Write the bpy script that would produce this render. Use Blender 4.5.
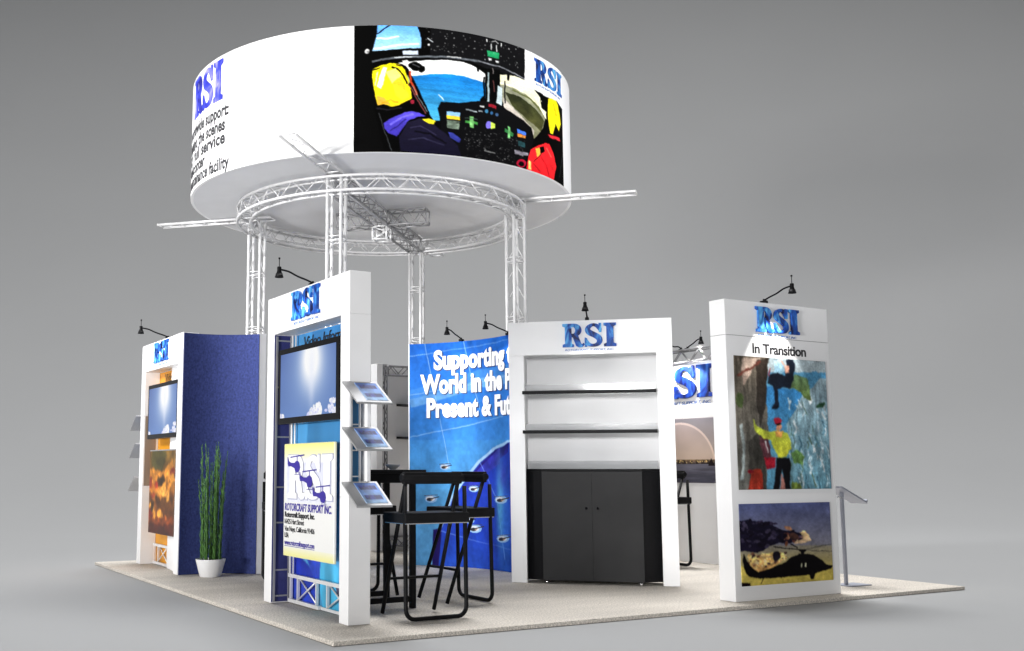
import bpy, bmesh, math, random
import numpy as np
from mathutils import Vector, Matrix
R = math.radians
scene = bpy.context.scene
for o in list(bpy.data.objects): bpy.data.objects.remove(o)

# ------------------------------------------------------------ camera
cam = bpy.data.cameras.new('camera'); camo = bpy.data.objects.new('camera', cam)
scene.collection.objects.link(camo); scene.camera = camo
camo.location = (-2.858, -5.986, 1.057)
camo.rotation_euler = (R(90 + 7.22), 0, R(-28.83))
cam.sensor_fit = 'HORIZONTAL'; cam.sensor_width = 36.0
cam.lens = 1048.5 / 1024 * 36.0
cam.shift_x = (512 - 395.7) / 1024
cam.shift_y = (335.3 - 325.5) / 1024
cam.clip_start = 0.05; cam.clip_end = 500
scene.render.resolution_x = 1024; scene.render.resolution_y = 651

# ------------------------------------------------------------ world, studio lamps and added lights
world = bpy.data.worlds.new('World'); scene.world = world; world.use_nodes = True
bg = world.node_tree.nodes['Background']
bg.inputs[0].default_value = (0.97, 0.98, 1.0, 1); bg.inputs[1].default_value = 0.11
scene.view_settings.view_transform = 'Standard'; scene.view_settings.look = 'None'
scene.view_settings.exposure = 0.0; scene.view_settings.gamma = 1.0

def area(name, loc, target, sx, sy, power, col=(1, 1, 1), spread=180):
    l = bpy.data.lights.new(name, 'AREA'); l.shape = 'RECTANGLE'; l.size = sx; l.size_y = sy
    l.energy = power; l.color = col; l.spread = R(spread)
    o = bpy.data.objects.new(name, l); scene.collection.objects.link(o); o.location = loc
    d = Vector(target) - Vector(loc); o.rotation_euler = d.to_track_quat('-Z', 'Y').to_euler()
    return o
area('overhead_softbox', (15.5, 27.6, 80.0), (15.5, 27.6, 0.0), 36, 36, 112000, (1, 1, 1))
area('left_key_softbox', (-16.0, -4.5, .95), (1.2, 2.6, 5.4), 3.5, 1.6, 600, (1, 0.99, 0.97), 60)
area('added_front_fill', (-1.0, -14.0, 1.3), (2.6, 2.5, 3.0), 4.0, 2.2, 26, (1, 1, 1), 60)  # added fill from the camera side to brighten the front faces
area('added_rear_light', (-9.0, 4.4, 6.2), (4.6, 4.8, 1.3), 2.0, 2.0, 75, (1, 1, 1), 32)  # added light, lifts the dim rear wall and shelf tower
area('added_cabinet_light', (-4.6, -7.1, 2.7), (3.45, 1.71, 1.25), 1.2, 1.2, 10, (1, 1, 1), 18)  # added narrow light that brightens the cabinet front
area('added_banner_light', (9.5, -9.0, 3.0), (3.0, 3.4, 4.9), 1.5, 1.5, 28, (1, 1, 1), 22)  # added narrow light that whitens the drum skin only

# ------------------------------------------------------------ helpers
COL = scene.collection
class MB:
    def __init__(s): s.v = []; s.f = []; s.sm = []
    def add(s, v, f, smooth=False):
        n = len(s.v); s.v += [tuple(p) for p in v]
        s.f += [tuple(i + n for i in q) for q in f]; s.sm += [smooth] * len(f); return s
    def box(s, x0, x1, y0, y1, z0, z1):
        v = [(x, y, z) for x in (x0, x1) for y in (y0, y1) for z in (z0, z1)]
        return s.add(v, [(0, 1, 3, 2), (4, 6, 7, 5), (0, 4, 5, 1), (2, 3, 7, 6), (0, 2, 6, 4), (1, 5, 7, 3)])
    def prism(s, pts, z0, z1):          # polygon in xy extruded in z
        n = len(pts); v = [(x, y, z0) for x, y in pts] + [(x, y, z1) for x, y in pts]
        f = [tuple(range(n - 1, -1, -1)), tuple(range(n, 2 * n))] + [(i, (i + 1) % n, n + (i + 1) % n, n + i) for i in range(n)]
        return s.add(v, f)
    def hull8(s, a, b):                 # two quads (4 pts each) joined
        v = list(a) + list(b)
        return s.add(v, [(3, 2, 1, 0), (4, 5, 6, 7)] + [(i, (i + 1) % 4, 4 + (i + 1) % 4, 4 + i) for i in range(4)])
    def tube(s, p, q, r, n=8, r2=None):
        p = Vector(p); q = Vector(q); d = (q - p).normalized()
        a = d.orthogonal().normalized(); b = d.cross(a); r2 = r if r2 is None else r2
        c = [(math.cos(2 * math.pi * i / n), math.sin(2 * math.pi * i / n)) for i in range(n)]
        v = [p + (a * x + b * y) * r for x, y in c] + [q + (a * x + b * y) * r2 for x, y in c]
        s.add(v, [(i, (i + 1) % n, n + (i + 1) % n, n + i) for i in range(n)], True)
        k = len(s.v) - 2 * n
        s.f += [tuple(range(k + n - 1, k - 1, -1)), tuple(range(k + n, k + 2 * n))]; s.sm += [False] * 2
        return s
    def path(s, pts, r, n=8, closed=False, radii=None):
        P = [Vector(p) for p in pts]; m = len(P); v = []; prev = None
        for i, p in enumerate(P):
            a = P[(i - 1) % m] if closed or i else P[0]; c = P[(i + 1) % m] if closed or i < m - 1 else P[-1]
            d = (c - a).normalized()
            if prev is None: u = d.orthogonal().normalized()
            else: u = (prev - d * prev.dot(d)).normalized()
            prev = u; w = d.cross(u); rr = radii[i] if radii else r
            v += [p + (u * math.cos(2 * math.pi * k / n) + w * math.sin(2 * math.pi * k / n)) * rr for k in range(n)]
        f = []
        for i in range(m if closed else m - 1):
            j = (i + 1) % m
            f += [(i * n + k, i * n + (k + 1) % n, j * n + (k + 1) % n, j * n + k) for k in range(n)]
        s.add(v, f, True)
        if not closed:
            k0 = len(s.v) - m * n; s.f += [tuple(range(k0 + n - 1, k0 - 1, -1)), tuple(range(k0 + (m - 1) * n, k0 + m * n))]; s.sm += [False] * 2
        return s
    def lathe(s, prof, n=32, c=(0, 0, 0)):
        v = [(c[0] + r * math.cos(2 * math.pi * k / n), c[1] + r * math.sin(2 * math.pi * k / n), c[2] + z) for r, z in prof for k in range(n)]
        f = [(i * n + k, i * n + (k + 1) % n, (i + 1) * n + (k + 1) % n, (i + 1) * n + k) for i in range(len(prof) - 1) for k in range(n)]
        return s.add(v, f, True)
    def build(s, name, mat, parent=None, bevel=0, loc=None, seg=2):
        me = bpy.data.meshes.new(name); me.from_pydata(s.v, [], s.f)
        me.polygons.foreach_set('use_smooth', s.sm); me.update()
        bm = bmesh.new(); bm.from_mesh(me)
        if bevel:
            ed = [e for e in bm.edges if len(e.link_faces) == 2 and e.calc_face_angle(0) > 0.5]
            bmesh.ops.bevel(bm, geom=ed, offset=bevel, segments=seg, affect='EDGES', profile=0.5)
        bmesh.ops.recalc_face_normals(bm, faces=bm.faces); bm.to_mesh(me); bm.free()
        return link(name, me, mat, parent, loc)

def link(name, me, mat, parent=None, loc=None):
    o = bpy.data.objects.new(name, me); COL.objects.link(o)
    if mat:
        me.materials.clear(); me.materials.append(mat)
    if parent: o.parent = parent
    if loc: o.location = loc
    return o
def tag(o, label=None, cat=None, group=None, kind=None):
    for k, v in (('label', label), ('category', cat), ('group', group), ('kind', kind)):
        if v: o[k] = v
    return o
def thing(name, label, cat, loc=(0, 0, 0), rz=0, group=None):
    o = bpy.data.objects.new(name, None); COL.objects.link(o); o.location = loc; o.rotation_euler = (0, 0, R(rz))
    o.empty_display_size = 0.1
    return tag(o, label, cat, group)
def copy_tree(o, parent=None):
    c = o.copy(); COL.objects.link(c); c.parent = parent
    for ch in [x for x in bpy.data.objects if x.parent == o]: copy_tree(ch, c)
    return c

# ------------------------------------------------------------ materials
def s2l(c):
    c = np.asarray(c, float) / 255; return np.where(c <= .04045, c / 12.92, ((c + .055) / 1.055) ** 2.4)
def mat(name, col, rough=.5, metal=0, noise=0, nscale=20, bump=0, bscale=200, spec=.5, coat=0, stretch=None, rnoise=0):
    m = bpy.data.materials.new(name); m.use_nodes = True; nt = m.node_tree; b = nt.nodes['Principled BSDF']
    b.inputs['Base Color'].default_value = (*col, 1); b.inputs['Roughness'].default_value = rough
    b.inputs['Metallic'].default_value = metal; b.inputs['Specular IOR Level'].default_value = spec
    if coat: b.inputs['Coat Weight'].default_value = coat; b.inputs['Coat Roughness'].default_value = .08
    tc = nt.nodes.new('ShaderNodeTexCoord'); src = tc.outputs['Object']
    if stretch:
        mp = nt.nodes.new('ShaderNodeMapping'); mp.inputs['Scale'].default_value = stretch
        nt.links.new(src, mp.inputs[0]); src = mp.outputs[0]
    if noise:
        n = nt.nodes.new('ShaderNodeTexNoise'); n.inputs['Scale'].default_value = nscale; n.inputs['Detail'].default_value = 6
        nt.links.new(src, n.inputs['Vector'])
        r = nt.nodes.new('ShaderNodeValToRGB'); r.color_ramp.elements[0].position = .3; r.color_ramp.elements[1].position = .7
        r.color_ramp.elements[0].color = tuple(c * (1 - noise) for c in col) + (1,)
        r.color_ramp.elements[1].color = tuple(min(1, c * (1 + noise)) for c in col) + (1,)
        nt.links.new(n.outputs['Fac'], r.inputs[0]); nt.links.new(r.outputs[0], b.inputs['Base Color'])
        if rnoise:
            mr = nt.nodes.new('ShaderNodeMapRange'); mr.inputs['To Min'].default_value = rough - rnoise; mr.inputs['To Max'].default_value = rough + rnoise
            nt.links.new(n.outputs['Fac'], mr.inputs['Value']); nt.links.new(mr.outputs[0], b.inputs['Roughness'])
    if bump:
        n2 = nt.nodes.new('ShaderNodeTexNoise'); n2.inputs['Scale'].default_value = bscale; n2.inputs['Detail'].default_value = 3
        bp = nt.nodes.new('ShaderNodeBump'); bp.inputs['Strength'].default_value = bump; bp.inputs['Distance'].default_value = .004
        nt.links.new(src, n2.inputs['Vector']); nt.links.new(n2.outputs['Fac'], bp.inputs['Height']); nt.links.new(bp.outputs[0], b.inputs['Normal'])
    return m
M = {}
M['backdrop'] = mat('grey_backdrop', (.34, .343, .347), .95, noise=.012, nscale=.25, spec=.1)
M['laminate'] = mat('white_laminate', (.80, .80, .81), .42, noise=.025, nscale=3, bump=.03, bscale=60, rnoise=.06)
M['inner'] = mat('shaded_white_laminate', (.62, .62, .63), .5, noise=.03, nscale=3)  # white laminate greyed, the recess shading is put into its colour
M['drumskin'] = mat('white_banner_fabric', (.86, .86, .87), .6, noise=.012, nscale=4, bump=.04, bscale=300, spec=.3)
M['soffit'] = mat('soffit_fabric', (.72, .725, .745), .8, noise=.03, nscale=2.5, bump=.05, bscale=40, spec=.2)
M['truss'] = mat('painted_truss_metal', (.74, .74, .75), .38, metal=.25, noise=.06, nscale=12)
M['ringtruss'] = mat('shaded_truss_metal', (.56, .56, .57), .4, metal=.25, noise=.06, nscale=12)  # darker copy of the truss metal, the ring's shade is in its colour
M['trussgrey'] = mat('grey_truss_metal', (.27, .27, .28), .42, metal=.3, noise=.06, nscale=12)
M['black'] = mat('black_powder_coat', (.004, .004, .005), .55, spec=.16, noise=.2, nscale=30, bump=.05, bscale=400)
M['seat'] = mat('black_vinyl', (.007, .007, .008), .6, spec=.15, noise=.2, nscale=14, bump=.15, bscale=160)
M['cabinet'] = mat('charcoal_laminate', (.036, .036, .037), .7, spec=.08, noise=.06, nscale=6, bump=.03, bscale=300)
M['gloss_black'] = mat('gloss_black', (.002, .002, .003), .2, spec=.2, noise=.1, nscale=8)
M['tray'] = mat('brushed_grey_metal', (.46, .46, .47), .34, metal=.55, noise=.06, nscale=10, stretch=(1, 12, 1))
M['standgrey'] = mat('blue_grey_metal', (.38, .40, .47), .4, metal=.3, noise=.08, nscale=9)
M['pot'] = mat('grey_white_ceramic', (.68, .68, .69), .5, noise=.04, nscale=9, bump=.06, bscale=90)
M['soil'] = mat('potting_soil', (.05, .035, .025), .9, noise=.5, nscale=40, bump=.6, bscale=80)
M['boardedge'] = mat('sign_board_edge', (.7, .7, .68), .5, noise=.03, nscale=20)
M['ink_navy'] = mat('navy_ink', (.035, .02, .28), .5, noise=.08, nscale=20)
M['ink_black'] = mat('black_ink', (.012, .012, .016), .5, noise=.2, nscale=20)
M['ink_white'] = mat('white_ink', (.86, .86, .86), .45, noise=.02, nscale=20)
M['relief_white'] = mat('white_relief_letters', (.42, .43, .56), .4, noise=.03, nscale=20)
M['ink_shadow'] = mat('dark_blue_ink', (.01, .03, .12), .5, noise=.1, nscale=20)
M['ink_teal'] = mat('blue_ink', (.03, .12, .42), .5, noise=.1, nscale=30)
M['steel'] = mat('bright_steel', (.7, .7, .7), .2, metal=.9, noise=.04, nscale=20)
M['seam'] = mat('dark_seam', (.25, .25, .26), .6, noise=.05, nscale=20)
M['inkgold'] = mat('brown_ink', (.10, .05, .01), .5, noise=.1, nscale=20)
M['beige'] = mat('beige_side_lining', s2l((142, 126, 112)), .6, noise=.16, nscale=6, bump=.1, bscale=50, stretch=(1, 1, .25))
M['navyside'] = mat('navy_side_lining', s2l((38, 42, 100)), .6, noise=.12, nscale=8, bump=.1, bscale=60)
M['blueside'] = mat('blue_side_lining', s2l((62, 128, 178)), .5, noise=.22, nscale=2.2, stretch=(1, 1, .5))

def carpet():
    m = mat('beige_carpet', (.62, .575, .515), .92, noise=.2, nscale=55, bump=.8, bscale=420, spec=.15)
    nt = m.node_tree; b = nt.nodes['Principled BSDF']
    base = b.inputs['Base Color'].links[0].from_socket
    tc = nt.nodes.new('ShaderNodeTexCoord')
    n = nt.nodes.new('ShaderNodeTexNoise'); n.inputs['Scale'].default_value = 2.2; n.inputs['Detail'].default_value = 5
    v = nt.nodes.new('ShaderNodeTexNoise'); v.inputs['Scale'].default_value = 100; v.inputs['Detail'].default_value = 2
    mp = nt.nodes.new('ShaderNodeMapping'); mp.inputs['Scale'].default_value = (.35, 1.6, 1); mp.inputs['Rotation'].default_value = (0, 0, R(35))
    nt.links.new(tc.outputs['Object'], mp.inputs[0]); nt.links.new(mp.outputs[0], n.inputs['Vector']); nt.links.new(tc.outputs['Object'], v.inputs['Vector'])
    def mul(a, sock, lo, hi):
        mr = nt.nodes.new('ShaderNodeMapRange'); mr.inputs['From Min'].default_value = .3; mr.inputs['From Max'].default_value = .7
        mr.inputs['To Min'].default_value = lo; mr.inputs['To Max'].default_value = hi
        nt.links.new(sock, mr.inputs['Value'])
        x = nt.nodes.new('ShaderNodeVectorMath'); x.operation = 'SCALE'
        nt.links.new(a, x.inputs[0]); nt.links.new(mr.outputs[0], x.inputs['Scale']); return x.outputs[0]
    o = mul(mul(base, n.outputs['Fac'], .90, 1.08), v.outputs['Fac'], .66, 1.34)
    nt.links.new(o, b.inputs['Base Color']); return m
M['carpet'] = carpet()

def weave(name, col, amp=.36, sc=120):
    m = bpy.data.materials.new(name); m.use_nodes = True; nt = m.node_tree; b = nt.nodes['Principled BSDF']
    b.inputs['Roughness'].default_value = .85; b.inputs['Specular IOR Level'].default_value = .2
    tc = nt.nodes.new('ShaderNodeTexCoord')
    n = nt.nodes.new('ShaderNodeTexNoise'); n.inputs['Scale'].default_value = sc; n.inputs['Detail'].default_value = 4
    mp = nt.nodes.new('ShaderNodeMapping'); mp.inputs['Scale'].default_value = (.55, .55, .3)
    n2 = nt.nodes.new('ShaderNodeTexNoise'); n2.inputs['Scale'].default_value = 48; n2.inputs['Detail'].default_value = 5
    nt.links.new(tc.outputs['Object'], mp.inputs[0]); nt.links.new(mp.outputs[0], n.inputs['Vector']); nt.links.new(tc.outputs['Object'], n2.inputs['Vector'])
    ad = nt.nodes.new('ShaderNodeMath'); ad.operation = 'ADD'; nt.links.new(n.outputs['Fac'], ad.inputs[0]); nt.links.new(n2.outputs['Fac'], ad.inputs[1])
    r = nt.nodes.new('ShaderNodeValToRGB'); r.color_ramp.elements[0].position = .32; r.color_ramp.elements[1].position = .68
    hv = nt.nodes.new('ShaderNodeMath'); hv.operation = 'MULTIPLY'; hv.inputs[1].default_value = .5; nt.links.new(ad.outputs[0], hv.inputs[0])
    r.color_ramp.elements[0].color = tuple(c * (1 - amp) for c in col) + (1,); r.color_ramp.elements[1].color = tuple(c * (1 + amp) for c in col) + (1,)
    nt.links.new(hv.outputs[0], r.inputs[0]); nt.links.new(r.outputs[0], b.inputs['Base Color'])
    bp = nt.nodes.new('ShaderNodeBump'); bp.inputs['Strength'].default_value = .5; bp.inputs['Distance'].default_value = .004
    nt.links.new(hv.outputs[0], bp.inputs['Height']); nt.links.new(bp.outputs[0], b.inputs['Normal'])
    return m
M['navy'] = weave('navy_woven_fabric', s2l((46, 56, 106)))

def print_mat(name, rough=.4, emit=0, spec=.5, gain=1.0):
    m = bpy.data.materials.new(name); m.use_nodes = True; nt = m.node_tree; b = nt.nodes['Principled BSDF']
    a = nt.nodes.new('ShaderNodeVertexColor'); a.layer_name = 'ink'
    b.inputs['Roughness'].default_value = rough; b.inputs['Specular IOR Level'].default_value = spec
    n = nt.nodes.new('ShaderNodeTexNoise'); n.inputs['Scale'].default_value = 160; n.inputs['Detail'].default_value = 3
    tc = nt.nodes.new('ShaderNodeTexCoord'); nt.links.new(tc.outputs['Object'], n.inputs['Vector'])
    mr = nt.nodes.new('ShaderNodeMapRange'); mr.inputs['To Min'].default_value = .95 * gain; mr.inputs['To Max'].default_value = 1.05 * gain
    nt.links.new(n.outputs['Fac'], mr.inputs['Value'])
    x = nt.nodes.new('ShaderNodeVectorMath'); x.operation = 'SCALE'; nt.links.new(a.outputs[0], x.inputs[0]); nt.links.new(mr.outputs[0], x.inputs['Scale'])
    nt.links.new(x.outputs[0], b.inputs['Base Color'])
    if emit:
        nt.links.new(a.outputs[0], b.inputs['Emission Color']); b.inputs['Emission Strength'].default_value = emit
    return m
M['print'] = print_mat('printed_graphic'); M['print_matt'] = print_mat('printed_fabric_graphic', .75, spec=.05); M['print_mural'] = print_mat('printed_mural_fabric', .8, spec=.12, gain=.64)
M['screen'] = print_mat('lit_monitor_screen', .15, emit=.85, gain=.05)

def logo_mat(name, c0, c1, c2, sc=5.0):
    m = bpy.data.materials.new(name); m.use_nodes = True; nt = m.node_tree; b = nt.nodes['Principled BSDF']
    b.inputs['Roughness'].default_value = .5; b.inputs['Specular IOR Level'].default_value = .3
    tc = nt.nodes.new('ShaderNodeTexCoord'); mp = nt.nodes.new('ShaderNodeMapping'); mp.inputs['Scale'].default_value = (2.6, 1, 1.1)
    n = nt.nodes.new('ShaderNodeTexNoise'); n.inputs['Scale'].default_value = sc; n.inputs['Detail'].default_value = 3; n.inputs['Distortion'].default_value = .8
    nt.links.new(tc.outputs['Object'], mp.inputs[0]); nt.links.new(mp.outputs[0], n.inputs['Vector'])
    r = nt.nodes.new('ShaderNodeValToRGB'); e = r.color_ramp.elements
    e[0].position = .36; e[0].color = (*c0, 1); e[1].position = .68; e[1].color = (*c2, 1); k = e.new(.5); k.color = (*c1, 1)
    nt.links.new(n.outputs['Fac'], r.inputs[0]); nt.links.new(r.outputs[0], b.inputs['Base Color']); return m
M['logo'] = logo_mat('blue_logo_letters', s2l((8, 16, 70)), s2l((20, 82, 176)), s2l((96, 182, 236)), 5.5)
M['logo_rear'] = logo_mat('deep_blue_logo_letters', s2l((10, 18, 70)), s2l((20, 56, 150)), s2l((60, 120, 210)), 3.0)
M['logo_violet'] = logo_mat('violet_blue_logo_letters', s2l((36, 34, 130)), s2l((60, 70, 205)), s2l((170, 165, 235)), 3.2)

def glass():
    m = bpy.data.materials.new('shelf_glass'); m.use_nodes = True; nt = m.node_tree; b = nt.nodes['Principled BSDF']
    b.inputs['Base Color'].default_value = (.86, .9, .89, 1); b.inputs['Roughness'].default_value = .05; b.inputs['Alpha'].default_value = .38
    n = nt.nodes.new('ShaderNodeTexNoise'); n.inputs['Scale'].default_value = 4
    mr = nt.nodes.new('ShaderNodeMapRange'); mr.inputs['To Min'].default_value = .03; mr.inputs['To Max'].default_value = .1
    nt.links.new(n.outputs['Fac'], mr.inputs['Value']); nt.links.new(mr.outputs[0], b.inputs['Roughness']); return m
M['glass'] = glass()
M['greystrip'] = glass(); M['greystrip'].name = 'translucent_grey'; M['greystrip'].node_tree.nodes['Principled BSDF'].inputs['Base Color'].default_value = (.42, .43, .44, 1); M['greystrip'].node_tree.nodes['Principled BSDF'].inputs['Alpha'].default_value = .5  # translucent grey for the upright strips above shelves and counter
def bulb():
    m = bpy.data.materials.new('lamp_lens'); m.use_nodes = True; b = m.node_tree.nodes['Principled BSDF']
    b.inputs['Base Color'].default_value = (1, .97, .9, 1); b.inputs['Emission Color'].default_value = (1, .96, .88, 1); b.inputs['Emission Strength'].default_value = 6
    return m
M['bulb'] = bulb()
def leafmat():
    m = mat('reed_green', (.065, .165, .035), .5, noise=.45, nscale=14, bump=.1, bscale=90)
    return m
M['reed'] = leafmat()

# ------------------------------------------------------------ artwork painter (colour per vertex of a fine grid)
def lattice(seed):
    return np.random.default_rng(seed).random((64, 64))
def vnoise(x, y, seed=0):
    g = lattice(seed); out = 0; amp = .62
    for o in range(3):
        xi = np.floor(x).astype(int); yi = np.floor(y).astype(int); fx = x - xi; fy = y - yi
        fx = fx * fx * (3 - 2 * fx); fy = fy * fy * (3 - 2 * fy)
        a = g[yi % 64, xi % 64]; b = g[yi % 64, (xi + 1) % 64]; c = g[(yi + 1) % 64, xi % 64]; d = g[(yi + 1) % 64, (xi + 1) % 64]
        out = out + amp * ((a * (1 - fx) + b * fx) * (1 - fy) + (c * (1 - fx) + d * fx) * fy)
        x = x * 2.03 + 7.1; y = y * 2.03 + 3.7; amp *= .5
    return out / 1.085
class Art:
    def __init__(s, nx, ny, base=(0, 0, 0)):
        s.nx, s.ny = nx, ny; u, v = np.meshgrid(np.linspace(0, 1, nx), np.linspace(0, 1, ny)); s.u, s.v = u, v
        s.c = np.zeros((ny, nx, 3)); s.c[:] = base; s.k = 0
    def mask(s, P):
        x0, x1 = P[:, 0].min(), P[:, 0].max(); y0, y1 = P[:, 1].min(), P[:, 1].max()
        i0 = max(0, int(x0 * (s.nx - 1))); i1 = min(s.nx, int(x1 * (s.nx - 1)) + 2); j0 = max(0, int(y0 * (s.ny - 1))); j1 = min(s.ny, int(y1 * (s.ny - 1)) + 2)
        if i1 <= i0 or j1 <= j0: return None
        acc = 0
        for ox, oy in ((-.25, -.25), (.25, -.25), (-.25, .25), (.25, .25)):
            u = s.u[j0:j1, i0:i1] + ox / s.nx; v = s.v[j0:j1, i0:i1] + oy / s.ny; ins = np.zeros(u.shape, bool)
            for k in range(len(P)):
                xa, ya = P[k]; xb, yb = P[(k + 1) % len(P)]
                if ya == yb: continue
                t = (v - ya) / (yb - ya); ins ^= ((ya > v) != (yb > v)) & (u < xa + t * (xb - xa))
            acc = acc + ins * .25
        return (slice(j0, j1), slice(i0, i1)), acc
    def poly(s, P, c, c2=None, na=0, sx=30, sy=30):
        P = np.asarray(P, float); r = s.mask(P); s.k += 1
        if r is None: return s
        sl, a = r; v = s.v[sl]; t = np.clip((v - P[:, 1].min()) / max(1e-6, np.ptp(P[:, 1])), 0, 1)[..., None]
        c = np.asarray(c, float); c2 = c if c2 is None else np.asarray(c2, float); col = c * (1 - t) + c2 * t
        if na: col = np.clip(col * (1 + 2 * na * (vnoise(s.u[sl] * sx, v * sy, s.k)[..., None] - .5)), 0, 255)
        s.c[sl] = s.c[sl] * (1 - a[..., None]) + col * a[..., None]; return s
    def ell(s, cx, cy, rx, ry, *a, **k):
        t = np.linspace(0, 2 * np.pi, 24, endpoint=False); return s.poly(np.stack([cx + rx * np.cos(t), cy + ry * np.sin(t)], 1), *a, **k)
    def glow(s, cx, cy, rx, ry, c, p=1.0, amt=1.0):
        d = ((s.u - cx) / rx) ** 2 + ((s.v - cy) / ry) ** 2; a = (np.exp(-d * p) * amt)[..., None].clip(0, 1); s.c = s.c * (1 - a) + np.asarray(c, float) * a; return s
    def finish(s, blur=1, grain=.1, sc=120, warp=0, tone=0):
        if warp:
            asp = s.nx / s.ny; du = dv = 0
            for k, f in enumerate((18, 55)):
                du = du + (vnoise(s.u * f * asp, s.v * f, 71 + k) - .5) * warp / (k + 1); dv = dv + (vnoise(s.u * f * asp, s.v * f, 81 + k) - .5) * warp / (k + 1)
            x = np.clip((s.u + du * 2 / asp) * (s.nx - 1), 0, s.nx - 1.001); y = np.clip((s.v + dv * 2) * (s.ny - 1), 0, s.ny - 1.001)
            xi = x.astype(int); yi = y.astype(int); fx = (x - xi)[..., None]; fy = (y - yi)[..., None]; c = s.c
            s.c = (c[yi, xi] * (1 - fx) + c[yi, xi + 1] * fx) * (1 - fy) + (c[yi + 1, xi] * (1 - fx) + c[yi + 1, xi + 1] * fx) * fy
        if tone:
            n = vnoise(s.u * 9, s.v * 7, 61) + .5 * vnoise(s.u * 31, s.v * 25, 62) - .75
            s.c = np.clip(s.c * (1 + tone * 2.4 * n[..., None]), 0, 255)
        for _ in range(blur):
            p = np.pad(s.c, ((1, 1), (1, 1), (0, 0)), 'edge')
            s.c = (p[1:-1, 1:-1] * 4 + p[:-2, 1:-1] * 2 + p[2:, 1:-1] * 2 + p[1:-1, :-2] * 2 + p[1:-1, 2:] * 2 + p[:-2, :-2] + p[2:, 2:] + p[:-2, 2:] + p[2:, :-2]) / 16
        n = vnoise(s.u * sc, s.v * sc, 91) + .6 * vnoise(s.u * sc * .28, s.v * sc * .28, 92) - .8
        s.c = np.clip(s.c * (1 + 2 * grain * n[..., None]), 0, 255); return s
    def load(s, key):
        for c, c2, na, sx, sy, f in ART[key]: s.poly(np.array(f, float).reshape(-1, 2) / 1000, c, c2, na, sx, sy)
        return s
def graphic(name, art, mat_, parent, fn, thick=.004, label=None):
    """art printed on a thin panel; fn(u, v, d) -> local point, d = depth behind the face"""
    nx, ny = art.nx, art.ny
    X, Y, Z = fn(art.u.ravel(), art.v.ravel(), 0.0); V = np.stack([X, Y, Z], 1)
    idx = np.arange(nx * ny).reshape(ny, nx)
    F = np.stack([idx[:-1, :-1], idx[1:, :-1], idx[1:, 1:], idx[:-1, 1:]], -1).reshape(-1, 4)
    ring = np.concatenate([idx[0, :], idx[1:, -1], idx[-1, -2::-1], idx[-2:0:-1, 0]])
    bx, by, bz = fn(art.u.ravel()[ring], art.v.ravel()[ring], thick); n0 = len(V)
    V = np.concatenate([V, np.stack([bx, by, bz], 1)]); m = len(ring); k = np.arange(m)
    F = np.concatenate([F, np.stack([ring, ring[(k + 1) % m], n0 + (k + 1) % m, n0 + k], 1)])
    me = bpy.data.meshes.new(name); me.vertices.add(len(V)); me.vertices.foreach_set('co', V.ravel().astype(np.float32))
    me.loops.add(F.size); me.loops.foreach_set('vertex_index', F.ravel().astype(np.int32))
    me.polygons.add(len(F)); me.polygons.foreach_set('loop_start', (np.arange(len(F)) * 4).astype(np.int32))
    me.update(calc_edges=True); me.validate()
    ca = me.color_attributes.new('ink', 'FLOAT_COLOR', 'POINT')
    lin = s2l(art.c.reshape(-1, 3)); lin = np.concatenate([lin, lin[ring]]); rgba = np.concatenate([lin, np.ones((len(lin), 1))], 1)
    ca.data.foreach_set('color', rgba.ravel().astype(np.float32))
    o = link(name, me, mat_, parent)
    if label: o['label'] = label
    return o
def flat(x0, x1, z0, z1, y):     # panel facing local -y
    return lambda u, v, d: (x0 + (x1 - x0) * u, np.full_like(u, y + d), z1 + (z0 - z1) * v)

# ------------------------------------------------------------ lettering
DG = None
def text_mesh(s, cap, width=None, bold=0, extrude=.001, shear=0, align='LEFT', xs=1.0, space=.94):
    cu = bpy.data.curves.new('lettering', 'FONT'); cu.body = s; cu.size = 1; cu.offset = bold; cu.shear = shear
    cu.extrude = 0; cu.fill_mode = 'FRONT' if extrude == 0 else 'BOTH'; cu.resolution_u = 4; cu.space_character = space
    o = bpy.data.objects.new('lettering', cu); COL.objects.link(o)
    sc = cap / .70; cu.extrude = extrude / sc
    bpy.context.view_layer.update(); dg = bpy.context.evaluated_depsgraph_get()
    me = bpy.data.meshes.new_from_object(o.evaluated_get(dg)); bpy.data.objects.remove(o)
    n = len(me.vertices); co = np.empty(n * 3, np.float32); me.vertices.foreach_get('co', co); co = co.reshape(-1, 3)
    w = np.ptp(co[:, 0]); kx = sc * xs if width is None else width / w
    x = (co[:, 0] - co[:, 0].min()) * kx
    if align == 'CENTER': x -= x.max() / 2
    if align == 'RIGHT': x -= x.max()
    return me, x, co[:, 1] * sc, co[:, 2] * sc
def put(me, X, Y, Z):
    me.vertices.foreach_set('co', np.stack([X, Y, Z], 1).astype(np.float32).ravel()); me.update()
def lettering(s, cap, x, z, y, mat_, parent, name='lettering', fn=None, **k):
    me, a, b, c = text_mesh(s, cap, **k)
    if fn: put(me, *fn(a + x, b + z, c))
    else: put(me, a + x, y - c - k.get('extrude', .001), b + z)
    return link(name, me, mat_, parent)

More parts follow.
